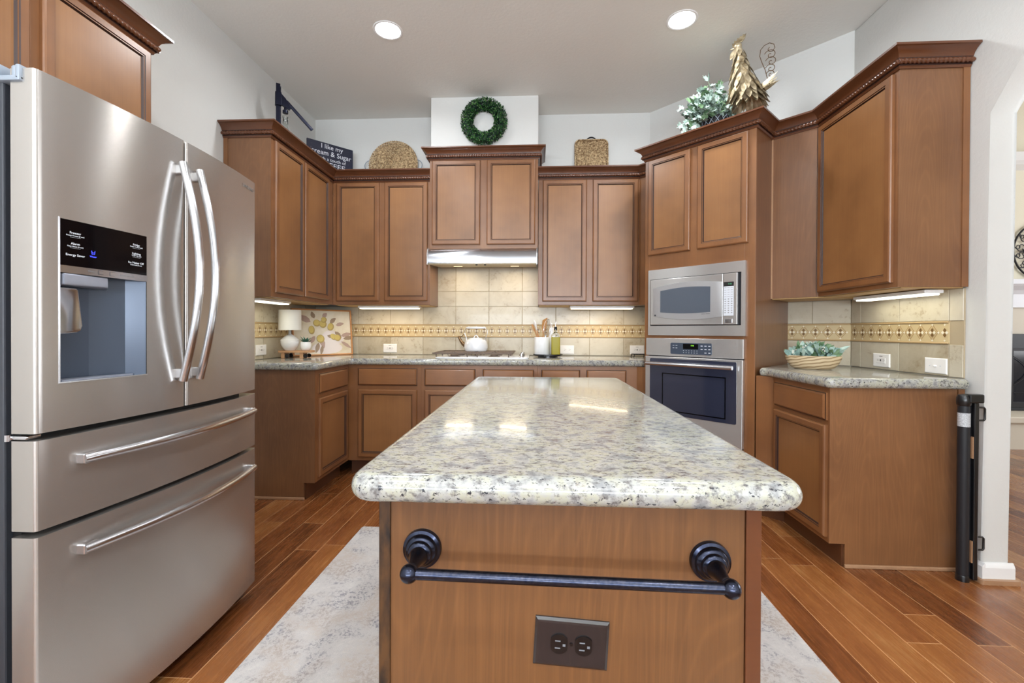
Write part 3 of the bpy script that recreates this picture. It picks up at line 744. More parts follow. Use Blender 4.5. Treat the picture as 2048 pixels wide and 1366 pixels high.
def patch(y0, y1, z0, z1, o0, o1, n=10):
    b = MB(); ys = [y0+(y1-y0)*k/n for k in range(n+1)]
    b.rings([[(fx(y, o0), y, z0), (fx(y, o1), y, z0), (fx(y, o1), y, z1), (fx(y, o0), y, z1)] for y in ys]); return b
t = thing('refrigerator', 'stainless steel french-door refrigerator with ice dispenser and two bottom drawers', 'refrigerator', (0, 0, 0), 0)
MB().box(-2.0, -1.303, FA+.002, FE-.002, .03, 1.755, .004).build('cabinet_body', 'fridge_body', t)
MB().box(-1.304, -1.281, FA+.02, FE-.02, .06, 1.75).build('door_gasket', 'gap_dark', t)
MB().box(-1.9, -1.27, FA+.03, FE-.03, .0, .06).build('kick_grille', 'gap_dark', t)
DH = (1.074, 1.302, 1.012, 1.431)
SPL = 1.4485
ld = shell(FA, SPL-.003, .890, 1.783, DH).build('left_door', 'brushed_steel', t, 30)
rd = shell(SPL+.003, FE, .890, 1.783).build('right_door', 'brushed_steel', t, 30)
d1 = shell(FA, FE, .650, .872).build('upper_drawer', 'brushed_steel', t, 30)
d2 = shell(FA, FE, .056, .634).build('lower_drawer', 'brushed_steel', t, 30)
# dispenser
y0, y1, z0, z1 = DH
dp = patch(y0-.003, y0, z0-.003, z1+.003, -.004, .0015, 1).build('dispenser_surround', 'steel_handle', ld)
patch(y0, y1, 1.312, z1, -.01, .0005).build('control_panel', 'black_glass', ld, 30)
patch(y0, y1, 1.293, 1.312, -.012, .0015).build('label_strip', 'hood_steel', ld, 30)
patch(y0-.002, y1+.002, z0-.003, z0, -.004, .0015).build('dispenser_sill', 'steel_handle', ld, 30)
b = MB(); d = .066   # recess
bk = [(fx(y0, -.002), y0), (fx(y0)-d, y0+.004), (fx(1.19)-d-.004, 1.20), (fx(y1)-.04, y1-.03), (fx(y1, -.002), y1)]
rs = [[(x, y, z) for x, y in bk] for z in (z0, 1.293)]
b.rings(rs, close=False)
n = len(bk)
b.face([(x, y, z0) for x, y in bk]); b.face([(x, y, 1.293) for x, y in bk])
b.build('dispenser_recess', 'recess_plastic', ld, norm=False)
MB().prism([(fx(1.13)-.058, 1.082), (fx(1.2)-.054, 1.20), (fx(1.2)-.010, 1.275), (fx(1.1)-.008, 1.082)], z0, z0+.004).build('drip_tray', 'recess_plastic_light', ld)
MB().prism([(-1.262, 1.08), (-1.262, 1.235), (-1.245, 1.235), (-1.2, 1.19), (-1.206, 1.08)], 1.262, 1.292, bev=.004).build('ice_chute', 'recess_plastic_light', ld, 40)
o = MB(); o.prism(round_poly([(1.080, 1.135), (1.142, 1.14), (1.128, 1.255), (1.080, 1.255)], [.004, .016, .004, .002]), -1.232, -1.222, axis='x', bev=.003); o.build('dispenser_paddle', 'hood_steel', ld, 40)
TR = (R(90), 0, R(90))
def ftext(body, y, z, size, m='print_white', sx=1, nm='printed_label', off=.0009):
    sl = math.atan2(-2*FB*(y-FC)/FH**2, 1)
    text(nm, body, size, m, ld if y < SPL else rd, (fx(y, off), y, z), (R(90), 0, R(90)-sl), .0002, sx=sx)
ftext('Freezer', 1.108, 1.3985, .0085); ftext('Power Freeze (3 sec)', 1.108, 1.3915, .0048); ftext('________', 1.108, 1.3895, .006)
ftext('Alarm', 1.108, 1.3705, .0085); ftext('Filter Reset (3 sec)', 1.108, 1.3635, .0048); ftext('________', 1.108, 1.3615, .006)
ftext('Energy Saver', 1.108, 1.341, .0085)
ftext('Fridge', 1.269, 1.3985, .0085); ftext('Power Cool (3 sec)', 1.269, 1.3925, .0048); ftext('________', 1.269, 1.3905, .006)
ftext('Lighting', 1.269, 1.3725, .0085); ftext('°C↔°F (3 sec)', 1.269, 1.366, .0048); ftext('________', 1.269, 1.364, .006)
ftext('Ice Maker Off', 1.268, 1.345, .0085); ftext('Child Lock (3 sec)', 1.268, 1.3385, .0048)
ftext('Water', 1.150, 1.344, .0062, 'display_blue')
b = MB(); X = fx(1.15, .0010)
b.tube([(X, 1.1455, 1.360), (X, 1.1465, 1.3505), (X, 1.1535, 1.3505), (X, 1.1545, 1.360)], .0006, 6); b.tube([(X, 1.1475, 1.356), (X, 1.150, 1.3535), (X, 1.1525, 1.356)], .0005, 6)
b.build('water_icon', 'display_blue', ld)
ftext('Water', 1.145, 1.3035, .0065, 'print_grey', off=.0018); ftext('Cubed/Crushed', 1.240, 1.3035, .0065, 'print_grey', off=.0018)
for yy in (1.170, 1.200):
    b = MB(); X = fx(yy, .0017); a = .008; h_ = .0052
    b.tube([(X, yy-a, 1.3035-h_), (X, yy+a, 1.3035-h_), (X, yy+a, 1.3035+h_), (X, yy-a, 1.3035+h_), (X, yy-a, 1.3035-h_)], .0004, 5); b.build('indicator_outline', 'print_dark', ld)
ftext('SAMSUNG', 1.815, 1.744, .019, 'print_grey', sx=1.0, nm='brand_lettering', off=.0022)
def dhandle(y, parent):
    n = 24; pts = []
    for k in range(n+1):
        u = k/n; z = 1.700-.722*u; bow = math.sin(PI*u)
        pts.append((fx(y)+.016+.058*bow, y+(.012 if y > SPL else -.004)*bow*0, z))
    o = MB().tube(pts, .0125, 16, flat=.95).build('handle', 'steel_handle', parent, 60)
    b = MB()
    for z in (1.676, 1.002): b.box(fx(y)-.004, fx(y)+.024, y-.009, y+.009, z-.016, z+.016, .004)
    b.build('handle_mount', 'steel_handle', o)
dhandle(1.418, ld); dhandle(1.492, rd)
def whandle(z, parent):
    n = 26; pts = []
    for k in range(n+1):
        u = k/n; y = 1.112+.713*u; pts.append((fx(1.11)+.018+.052*math.sin(PI*u), y, z))
    o = MB().tube(pts, .0125, 16).build('handle', 'steel_handle_horizontal', parent, 60)
    b = MB()
    for y in (1.118, 1.818): b.box(fx(y)-.004, fx(y)+.022, y-.008, y+.03 if y < 1.4 else y+.008, z-.014, z+.014, .004)
    b.build('handle_mount', 'steel_handle', o)
whandle(.806, d1); whandle(.566, d2)
b = MB(); b.box(-1.315, -1.250, 1.016, 1.062, 1.750, 1.764, .005); b.box(-1.262, -1.250, 1.016, 1.062, 1.752, 1.790, .004); b.lathe([(.011, 0), (.011, .026), (.009, .029), (.001, .029)], -1.274, 1.034, 1.762, 20); b.box(-1.36, -1.30, 1.012, 1.07, 1.757, 1.792, .006)
b.build('hinge_cover', 'hinge_grey', t, 40)
b = MB(); b.box(-1.30, -1.245, 1.026, 1.06, .8745, .884, .003); b.lathe([(.007, 0), (.007, .016)], -1.294, 1.027, .871, 14); b.build('middle_hinge', 'chrome', t, 40)

# ------------------------------------------------------------ microwave and wall oven (local frame of the tower)
t = thing('microwave', 'built-in stainless steel microwave with trim frame above the wall oven', 'microwave', (OX, OY, 0), OVEN_ROT)
def frame(b, x0, x1, z0, z1, a0, a1, c0, c1, y0, y1, bev=.002):
    b.box(x0, x1, y0, y1, c1, z1, bev); b.box(x0, x1, y0, y1, z0, c0, bev); b.box(x0, a0, y0, y1, c0, c1, bev); b.box(a1, x1, y0, y1, c0, c1, bev)
b = MB(); frame(b, .041, .719, 1.122, 1.597, .058, .694, 1.190, 1.528, -.022, -.001, 0); b.build('trim_frame', 'appliance_steel', t)
MB().box(.05, .702, -.001, .40, 1.19, 1.53).build('cavity', 'gap_dark', t)
b = MB(); b.box(.064, .584, -.030, -.001, 1.196, 1.524, .003); md = b.build('door', 'appliance_steel', t)
b = MB(); b.box(.5855, .674, -.030, -.001, 1.196, 1.524, .003); cp = b.build('control_panel', 'appliance_steel', t)
b = MB()
arc = [(.088+(.582-.088)*k/20, 1.461+.024*math.sin(PI*k/20)+.011*k/20) for k in range(21)]+[(.582-(.582-.088)*k/20, 1.247-.0225*math.sin(PI*k/20)+.013*k/20-.0) for k in range(21)]
b.prism(arc, -.0335, -.029, axis='y', bev=.0015, seg=2); b.build('door_bezel', 'bezel_steel', md, 30)
arc = [(.145+.36*k/20, 1.439+.012*math.sin(PI*k/20)+.008*k/20) for k in range(21)]+[(.505-.36*k/20, 1.279-.008*math.sin(PI*k/20)+.007*k/20) for k in range(21)]
MB().prism(arc, -.0345, -.033, axis='y').build('door_window', 'micro_glass', md)
MB().box(.446, .470, -.0340, -.0330, 1.2655, 1.2678).box(.474, .503, -.0340, -.0330, 1.2655, 1.2678).build('brand_marking', 'print_dark', md)
b = MB(); b.lathe([(.0065, -.0335), (.0065, -.0345), (.005, -.0348)], .105, 0, 1.265, 20, 'y'); b.build('round_badge', 'print_dark', md)
MB().box(.590, .652, -.0315, -.0295, 1.252, 1.440).build('keypad', 'keypad', cp)
MB().box(.590, .652, -.032, -.0295, 1.441, 1.468).build('display', 'soot', cp)
text('clock_digits', '1:16', .013, 'display_teal', cp, (.629, -.0325, 1.455), (R(90), 0, 0))
b = MB()
for r_ in range(12):
    for c_ in range(3):
        zz = 1.431-r_*.0145; ww = .006 if r_ % 4 else .0075; b.box(.600+c_*.0205-ww, .600+c_*.0205+ww, -.0318, -.0314, zz-.0009, zz+.0009)
        if r_ > 4: b.box(.600+c_*.0205-.002, .600+c_*.0205+.002, -.0318, -.0314, zz-.003, zz+.003)
b.build('key_markings', 'print_grey', cp)
MB().box(.598, .645, -.032, -.0295, 1.205, 1.231, .002).build('door_release', 'hood_steel', cp)
b = MB()
for k in range(3): b.box(.677+k*.005, .679+k*.005, -.012, -.002, 1.196, 1.524)
b.build('side_vent', 'print_dark', t)

t = thing('wall_oven', 'built-in stainless steel wall oven with dark glass door below the microwave', 'oven', (OX, OY, 0), OVEN_ROT)
MB().box(.04, .70, -.002, .5, .40, 1.09).build('oven_body', 'gap_dark', t)
cpn = MB().box(.028, .711, -.026, -.002, .976, 1.101, .002).build('control_panel', 'appliance_steel', t)
MB().prism(round_rect(.223, .514, .992, 1.070, .008), -.0285, -.0255, axis='y').build('control_glass', 'recess_plastic', cpn)
MB().box(.316, .423, -.0292, -.028, 1.028, 1.064).build('display', 'black_glass', cpn)
text('clock_digits', '1:16', .013, 'display_green', cpn, (.382, -.0296, 1.053), (R(90), 0, 0))
b = MB()
for i in range(6):
    for j in range(2): b.box(.320+i*.019-.003, .320+i*.019+.003, -.029, -.0284, 1.002+j*.014, 1.0045+j*.014)
for i in range(2):
    for j in range(2): b.box(.240+i*.022, .252+i*.022, -.029, -.0284, 1.033+j*.018, 1.0355+j*.018)
for i in range(3):
    for j in range(3):
        if (i, j) != (0, 0): b.box(.440+i*.026, .454+i*.026, -.029, -.0284, 1.004+j*.023, 1.008+j*.023)
b.build('key_markings', 'print_white', cpn)
b = MB(); b.box(.028, .711, -.036, -.002, .408, .970, .003); od = b.build('oven_door', 'appliance_steel', t)
MB().prism(round_rect(.068, .675, .560, .956, .01), -.0385, -.0355, axis='y').build('door_glass', 'oven_glass', od)
b = MB(); frame(b, .165, .610, .585, .855, .172, .603, .592, .848, -.0392, -.0384, 0); b.build('window_border', 'black_glass', od)
h = MB().tube([(.064, -.085, .920), (.668, -.085, .920)], .0135, 20).build('handle', 'steel_handle_horizontal', od, 40)
b = MB(); b.tube([(.085, -.034, .920), (.085, -.085, .920)], .009, 12); b.tube([(.647, -.034, .920), (.647, -.085, .920)], .009, 12); b.build('handle_mount', 'appliance_steel', h, 40)
MB().box(.04, .70, -.010, 0, .388, .405).build('vent_grille', 'gap_dark', t)

# ------------------------------------------------------------ cooktop and kettle
t = thing('cooktop', 'white gas cooktop with brown cast-iron grates under the range hood', 'cooktop', (-.43, 3.765, CT), 0)
MB().prism(round_rect(-.375, .375, -.255, .255, .03), .0003, .010, bev=.004).build('cooktop_plate', 'enamel_white', t, 40)
for gx in (-.24, .09):
    b = MB(); w, d, zt = .155, .235, .040; r = .0055
    for pts in ([(-w, -d), (w, -d), (w, d), (-w, d), (-w, -d)],): b.tube([(gx+x, y, zt) for x, y in pts], r, 8)
    b.tube([(gx-w, 0, zt), (gx+w, 0, zt)], r, 8)
    for cy in (-.118, .118):
        for k in range(4):
            a = PI/4+k*PI/2; b.tube([(gx+.03*math.cos(a), cy+.03*math.sin(a), zt), (gx+.13*math.cos(a), cy+.105*math.sin(a), zt)], r, 8)
        b.tube([(gx, cy-.10, zt), (gx, cy-.03, zt)], r, 8); b.tube([(gx, cy+.03, zt), (gx, cy+.10, zt)], r, 8)
    for x in (-w+.03, w-.03):
        for y in (-d, 0, d): b.tube([(gx+x, y, .01), (gx+x, y, zt)], r, 8)
    b.build('grate', 'grate_iron', t, 50)
    for cy in (-.118, .118):
        MB().lathe([(.048, .009), (.048, .014), (.032, .016), (.032, .024), (.028, .027), (.001, .028)], gx, cy, 0, 24).build('burner', 'grate_iron', t, 40)
for k in range(5):
    MB().lathe([(.021, .009), (.021, .016), (.017, .02), (.016, .034), (.001, .036)], .315, -.19+k*.085, 0, 20).build('control_knob', 'chrome', t, 40)
t = thing('kettle', 'white enamel kettle with bronze spout on the cooktop', 'kettle', (-.520, 3.86, CT+.0455), -6)
MB().lathe([(.001, 0), (.090, 0), (.098, .008), (.103, .03), (.102, .055), (.094, .083), (.080, .098), (.072, .101), (.066, .099)], n=40).build('kettle_body', 'enamel_white', t, 50)
l = MB().lathe([(.0665, .098), (.062, .106), (.04, .114), (.001, .117)], n=32).build('lid', 'enamel_white', t, 50)
b = MB(); b.tube([(-.022+.044*k/10, 0, .112+.024*math.sin(PI*k/10)) for k in range(11)], .0045, 10); b.build('lid_knob', 'enamel_white', l, 60)
b = MB(); b.tube([(-.090, 0, .045), (-.115, 0, .060), (-.135, 0, .085), (-.152, 0, .118)], [.022, .017, .013, .011], 16); sp = b.build('spout', 'brass_brown', t, 60)
b = MB(); b.lathe([(.012, 0), (.013, .004), (.006, .010), (.001, .012)], -.153, 0, .117, 16); b.tube([(-.150, 0, .122), (-.125, 0, .126), (-.108, 0, .146)], .0035, 8); b.build('whistle', 'brass_brown', sp, 50)
b = MB()
for sx in (-1, 1): b.tube([(sx*.086, 0, .088), (sx*.086, 0, .115), (sx*.101, 0, .150), (sx*.098, 0, .185), (sx*.078, 0, .2)], .0028, 8)
h = b.build('bail', 'chrome', t, 50)
MB().lathe([(.004, -.088), (.0085, -.07), (.0105, 0), (.0085, .07), (.004, .088)], 0, 0, .202, 16, 'x').build('grip', 'enamel_white', h, 50)

# ------------------------------------------------------------ items right of the cooktop
tx, ty = .103, 3.80
t = thing('turntable', 'round black turntable tray on the counter under the utensil crock', 'tray', (tx, ty, CT), 0)
MB().lathe([(.001, 0), (.085, 0), (.085, .012), (.001, .012)], n=32).build('base', 'tray_black', t, 40)
MB().lathe([(.001, .013), (.118, .013), (.126, .018), (.126, .027), (.122, .027), (.118, .022), (.001, .021)], n=48).build('platter', 'tray_black', t, 40)
TZ = CT+.0215
t = thing('utensil_crock', 'tall white ceramic crock holding wooden utensils', 'crock', (.053, 3.80, TZ), 0)
MB().lathe([(.001, 0), (.063, 0), (.066, .004), (.066, .145), (.0655, .148), (.062, .148), (.061, .144), (.061, .008), (.001, .006)], n=40).build('crock_body', 'ceramic_white', t, 40)
def utensil(name, label, base, tip, build):
    b0, t0 = Vector(base), Vector(tip); t = thing(name, label, 'utensil', base, 0, 'utensils in the crock'); t.rotation_mode = 'QUATERNION'
    t.rotation_quaternion = (t0-b0).to_track_quat('Z', 'Y'); L = (t0-b0).length; build(t, L); return t
def spoon(mh, mb_, w=.03):
    def f(t, L):
        MB().lathe([(.004, 0), (.0055, L*.5), (.0045, L-.07)], n=12).build('handle', mh, t, 50)
        b = MB(); b.lathe([(.005, -.10), (.011, -.085), (w/2, -.045), (w/2*.95, -.02), (.006, -.002), (.001, 0)], 0, 0, L, 20, sx=1, sy=.35); b.build('bowl', mb_, t, 60)
    return f
def spatula(t, L):
    MB().lathe([(.004, 0), (.0055, L*.5), (.0055, L-.10)], n=12).build('handle', 'spoon_wood', t, 50)
    MB().prism([(-.008, L-.135), (.008, L-.135), (.034, L-.085), (.034, L-.02), (-.034, L), (-.034, L-.085)], -.003, .003, axis='y', bev=.001).build('blade', 'spoon_wood', t)
def whisk(t, L):
    MB().lathe([(.007, 0), (.008, L*.3), (.006, L*.55)], n=14).build('handle', 'chrome', t, 50)
    b = MB()
    for k in range(6):
        a = PI*k/6; pts = []
        for j in range(17):
            u = j/16; w = .031*math.sin(PI*u)**.75*(1 if u else 0)*(1 if j < 16 else 0); zz = L*.5+(L*.5)*math.sin(PI*u)
            q = math.cos(PI*u)*.042*math.sin(PI*u)**.3 if 0 < j < 16 else (.004 if j == 0 else -.004)
            pts.append((q*math.cos(a), q*math.sin(a), zz))
        b.tube(pts, .0009, 5)
    b.build('wires', 'chrome', t, 50)
cb = TZ+.009
utensil('wooden_spoon', 'orange-brown wooden spoon leaning left in the crock', (.068, 3.785, cb), (-.034, 3.80, 1.210), spoon('frame_wood', 'frame_wood', .048))
utensil('serving_spoon', 'white-headed spoon leaning left in the crock', (.065, 3.80, cb), (-.018, 3.775, 1.245), spoon('frame_wood', 'ceramic_white', .052))
utensil('spatula', 'flat brown wooden spatula standing in the crock', (.045, 3.81, cb), (.079, 3.83, 1.262), spatula)
utensil('whisk', 'wire balloon whisk standing at the right of the crock', (.058, 3.78, cb), (.107, 3.79, 1.250), whisk)
t = thing('oil_bottle', 'square glass bottle of yellow-green oil with pour spout', 'bottle', (.165, 3.745, TZ), 0)
MB().prism(round_rect(-.0355, .0355, -.0355, .0355, .009), 0.004, .150, bev=.004).build('oil_fill', 'oil', t, 40)
b = MB(); rr = [(.0355, .1505), (.0355, .156), (.034, .170), (.016, .188), (.013, .195), (.013, .212)]
b.rings([[(x*r/.037, y*r/.037, z) for x, y in round_rect(-.037, .037, -.037, .037, .010+.02*(z > .16))] for r, z in rr], caps=(True, False)); b.build('glass_body', 'clear_glass', t, 40)
MB().lathe([(.0125, .205), (.0125, .232), (.009, .236), (.001, .236)], n=16).build('stopper', 'soot', t, 40)
MB().tube([(0, 0, .23), (.0, 0, .262), (.006, 0, .280)], .0028, 8).build('pour_spout', 'chrome', t, 50)
t = thing('milk_bottle', 'white bottle standing behind the oil bottle', 'bottle', (.137, 3.845, TZ), 0)
MB().lathe([(.001, 0), (.032, 0), (.034, .004), (.034, .13), (.028, .16), (.018, .185), (.0165, .20)], n=28).build('bottle_body', 'ceramic_white', t, 40)
MB().lathe([(.0175, .20), (.0175, .228), (.016, .23), (.001, .23)], n=24).build('cap', 'ceramic_white', t, 40)
MB().tube([(0, 0, .23), (0, 0, .262), (-.012, 0, .272)], .003, 8).build('nozzle', 'chrome', t, 50)
# wire trivet rack beside the oven tower
t = thing('scroll_rack', 'low dark wire rack lying on the counter beside the oven tower', 'rack', (.90, 3.93, CT), 0)
b = MB(); b.tube([(-.055, -.05, .022), (.055, -.05, .022), (.055, .06, .022), (-.055, .06, .022), (-.055, -.05, .022)], .003, 8)
for k in range(5): b.tube([(-.055+k*.0275, -.05, .022), (-.055+k*.0275, .06, .022)], .002, 6)
b.build('frame', 'iron_dark', t, 50)
for x, y in ((-.055, -.05), (.055, -.05), (-.055, .06), (.055, .06)):
    MB().tube([(x, y, .022), (x, y, .008), (x-.004, y-.004, .004)], .003, 8).ball((x-.004, y-.004, .005), .005, n=8).build('foot', 'iron_dark', t, 50)

# ------------------------------------------------------------ lamp, plant and painting in the left corner
BX, BY = -1.865, 3.44
t = thing('riser_board', 'small footed wooden riser board under the white lamp', 'riser', (BX, BY, CT), 8)
MB().prism(round_rect(-.150, .098, -.055, .055, .012), .044, .060, bev=.002).build('board', 'board_wood', t)
for x in (-.115, .025):
    MB().box(x-.014, x+.014, -.045, .045, .0, .044, .003).build('foot', 'board_wood', t)
    for yy in (-.05, .05): MB().lathe([(.001, -.004), (.016, -.004), (.016, .004), (.001, .004)], x+.03, yy*0.8, .018, 14, 'y').build('wheel', 'tray_black', t, 40)
RZ = CT+.0605
t = thing('table_lamp', 'small table lamp with white drum shade and ribbed white base', 'lamp', (BX-.078, BY-.01, RZ), 0)
prof = [(.001, 0), (.038, 0)]
for k in range(33):
    u = k/32; z = .002+.125*u; r = .068*math.sin(PI*(.18+.62*u))**.9 if u < .62 else .068*(1-((u-.62)/.38))**.8*.86+.012
    r *= 1+.012*math.sin(z*2*PI/.0105) if u < .75 else 1
    prof.append((r, z))
prof += [(.010, .135), (.009, .165)]
prof = [(r, z*1.0) for r, z in prof]
MB().lathe(prof, n=40).build('lamp_base', 'ceramic_white', t, 60)
MB().lathe([(.083, .160), (.0815, .318), (.0800, .318), (.0815, .160)], n=48).build('lamp_shade', 'shade_fabric', t, 40)
MB().lathe([(.006, .165), (.006, .25), (.001, .26)], n=12).build('lamp_stem', 'chrome', t, 40)
t = thing('potted_succulent', 'small spiky green succulent in a white ceramic pot beside the lamp', 'plant', (BX+.048, BY-.005, RZ), 0)
MB().lathe([(.001, 0), (.028, 0), (.036, .012), (.041, .040), (.037, .066), (.034, .066), (.034, .055), (.001, .053)], n=36).build('pot', 'ceramic_white', t, 60)
b = MB()
for k in range(26):
    a = k*2.4; el = .35+.85*(k/26); L = .045+.022*random.random()
    b.leaf((.006*math.cos(a), .006*math.sin(a), .055), (math.cos(a)*math.cos(el), math.sin(a)*math.cos(el), math.sin(el)+.25), (0, 0, 1), L, .014, 0, .1)
b.build('leaves', 'succulent', t, norm=False)
# painting leaning across the corner
pa, pb = Vector((-2.015, 3.60, CT)), Vector((-1.680, 4.010, CT)); d = pb-pa; ang = math.degrees(math.atan2(d.y, d.x)); PWd = d.length
t = thing('framed_painting', 'framed painting of lemons on a branch leaning in the left corner', 'painting', pa, ang); t.rotation_euler = (R(-6), 0, R(ang))
PH = .405; b = MB()
b.box(0, PWd, -.012, .008, 0, .012, .002); b.box(0, PWd, -.012, .008, PH-.012, PH, .002); b.box(0, .012, -.012, .008, .012, PH-.012, .002); b.box(PWd-.012, PWd, -.012, .008, .012, PH-.012, .002)
b.build('frame', 'frame_wood', t)
MB().box(.011, PWd-.011, -.002, .004, .011, PH-.011).build('canvas', 'canvas_paint', t)
b = MB()
def blob(cx, cz, rx, rz_, mi, y, rot=0, n=18):
    c_, s_ = math.cos(rot), math.sin(rot); pts = []
    for k in range(n):
        a = 2*PI*k/n; u, v = rx*math.cos(a), rz_*math.sin(a); pts.append((cx+u*c_-v*s_, y, cz+u*s_+v*c_))
    b.face(pts, mi)
def pleaf(cx, cz, L, w, rot, mi, y):
    c_, s_ = math.cos(rot), math.sin(rot); pts = []
    for u, v in ((0, 0), (.25, .4), (.55, .5), (.85, .25), (1, 0), (.85, -.2), (.5, -.45), (.2, -.35)):
        pts.append((cx+(u*L)*c_-(v*w)*s_, y, cz+(u*L)*s_+(v*w)*c_))
    b.face(pts, mi)
W_, H_ = PWd, PH
blob(.56*W_, .16*H_, .26*W_, .13*H_, 4, -.0024); blob(.70*W_, .30*H_, .2*W_, .10*H_, 4, -.0025, .5); blob(.62*W_, .35*H_, .16*W_, .20*H_, 4, -.0026, .3)
for k, (cx, cz, L, w, ro) in enumerate([(.30, .72, .22, .07, 2.6), (.36, .80, .12, .05, 1.9), (.50, .82, .11, .05, .8), (.62, .70, .14, .05, .7), (.72, .66, .15, .045, .2), (.70, .52, .16, .05, -.8), (.45, .40, .2, .06, -1.3), (.42, .28, .18, .05, -1.9), (.80, .42, .2, .05, .2), (.84, .36, .2, .05, .1), (.80, .30, .22, .04, -.6), (.48, .22, .16, .04, -1.8), (.36, .42, .15, .05, -2.2), (.66, .40, .1, .04, 2.9)]):
    pleaf(cx*W_, cz*H_, L*W_, w*H_*2, ro, 2 if k % 2 else 3, -.003-.0001*k)
for k, (cx, cz, rx, rz_) in enumerate([(.40, .70, .060, .075), (.50, .68, .062, .085), (.52, .77, .05, .06), (.63, .62, .065, .07), (.31, .55, .07, .065), (.45, .36, .068, .085), (.67, .40, .06, .06), (.74, .38, .06, .07)]):
    blob(cx*W_, cz*H_, rx*W_, rz_*H_, 1, -.0046-.0002*k, .4*k); blob((cx-.008)*W_, (cz+.012)*H_, rx*W_*.82, rz_*H_*.82, 0, -.0047-.0002*k, .4*k)
b.build('painted_lemons', ['lemon', 'lemon_shade', 'paint_leaf', 'paint_mauve', 'paint_cloth'], t, norm=False)

# ------------------------------------------------------------ bowl of eucalyptus on the desk
t = thing('wooden_bowl', 'oval light wooden bowl with wavy grain on the right countertop', 'bowl', (1.652, 2.755, CT), -31)
b = MB(); prof = [(.001, 0), (.088, 0), (.108, .010), (.128, .035), (.140, .062), (.144, .080), (.140, .081), (.132, .062), (.10, .02), (.001, .012)]
b.lathe(prof, n=44, sy=.55); b.build('bowl_body', 'bowl_wood', t, 60)
t = thing('eucalyptus_arrangement', 'grey-green eucalyptus leaves with white berries filling the wooden bowl', 'plant', (1.652, 2.755, CT+.05), -31)
b = MB(); random.seed(4)
for k in range(150):
    x = random.uniform(-.118, .115); y = random.uniform(-.045, .05); hgt = .098*(1-abs(x/.15)**2)
    a = random.uniform(0, 2*PI); el = random.uniform(.25, 1.2); dx = x*4+.5*math.cos(a)
    p = (x, y, .01+random.uniform(.1, .75)*hgt)
    b.leaf(p, (dx, .5*math.sin(a)-.2, math.sin(el)*1.1), (random.uniform(-.5, .5), -1, .6), random.uniform(.035, .06), random.uniform(.016, .03), random.choice([0, 0, 1, 0, 2]), .12)
for k in range(34): b.leaf((random.uniform(-.06, .045), random.uniform(-.035, .02), random.uniform(.02, .055)), (random.uniform(-.5, .5), random.uniform(-.5, .2), 1), (random.uniform(-.6, .6), -1, .3), random.uniform(.04, .062), random.uniform(.02, .032), random.choice([0, 0, 1, 2]), .1)
for k in range(4): b.leaf((.085+.01*k, -.01, .045+.006*k), (1, 0, .28+.08*k), (0, -1, .8), .07, .018, 1, .1)
b.build('leaves', ['eucalyptus', 'eucalyptus_pale', 'ivy_green'], t, norm=False)
b = MB()
for cx, cz in ((-.035, .075), (-.085, .05), (.045, .07)):
    for k in range(9): b.ball((cx+random.uniform(-.016, .016), -.035+random.uniform(-.01, .01), cz+random.uniform(-.014, .014)), .0042, n=6)
b.build('berries', 'berry', t, 60)
MB().prism(round_rect(-.11, .11, -.05, .05, .04), -.02, .02).build('moss_base', 'leaf_shadow', t)

# ------------------------------------------------------------ retracted baby gate on the wall end
t = thing('baby_gate', 'black retractable baby gate rolled up against the right wall end', 'baby gate', (1.981, 2.172, 0), 0)
MB().lathe([(.001, .0), (.0215, .0), (.022, .004), (.022, .81), (.001, .81)], n=28).build('roll_housing', 'gate_mesh', t, 40)
MB().lathe([(.001, .81), (.0215, .81), (.0255, .815), (.027, .830), (.026, .848), (.021, .860), (.001, .865)], n=28).build('top_cap', 'gate_black', t, 50)
MB().lathe([(.0222, .715), (.0227, .715), (.0227, .778), (.0222, .778)], n=28).build('warning_label', 'gate_label', t, 40)
MB().lathe([(.001, .0), (.0245, .0), (.0245, .022), (.022, .028), (.001, .03)], n=28).build('bottom_cap', 'gate_black', t, 50)
MB().box(.0, .064, -.030, .004, .826, .866, .005).build('latch_head', 'gate_black', t)
MB().box(.027, .049, -.022, .008, .01, .826, .004).build('end_bar', 'gate_black', t)
MB().box(.022, .028, -.006, .014, .01, .82).build('rolled_mesh', 'gate_mesh', t)
for zc in (.775, .178):
    b = MB(); b.tube([(.047, -.012, zc+.030), (.076, -.012, zc+.030), (.081, -.012, zc+.024), (.081, -.012, zc-.024), (.076, -.012, zc-.030), (.047, -.012, zc-.030)], .0042, 8)
    b.build('gate_hook', 'gate_black', t, 50)
for zc in (.62, .14): MB().box(.0225, .0275, -.019, -.009, zc-.050, zc+.050).build('wall_bracket', 'shoe_wood', t)

# ------------------------------------------------------------ rug
for x0, x1, lb in ((-1.0, -.285, 'distressed cream and grey runner rug between refrigerator and island'), (.388, .993, 'distressed cream and grey runner rug on the right of the island')):
    o = MB().prism(round_rect(x0, x1, .2, 2.535, .01), .0005, .009, bev=.002).build('runner_rug', 'rug_pile'); tag(o, lb, 'rug', 'runner rugs along the island')

# ------------------------------------------------------------ items on top of the cabinets
TZ2 = UZ1+.006
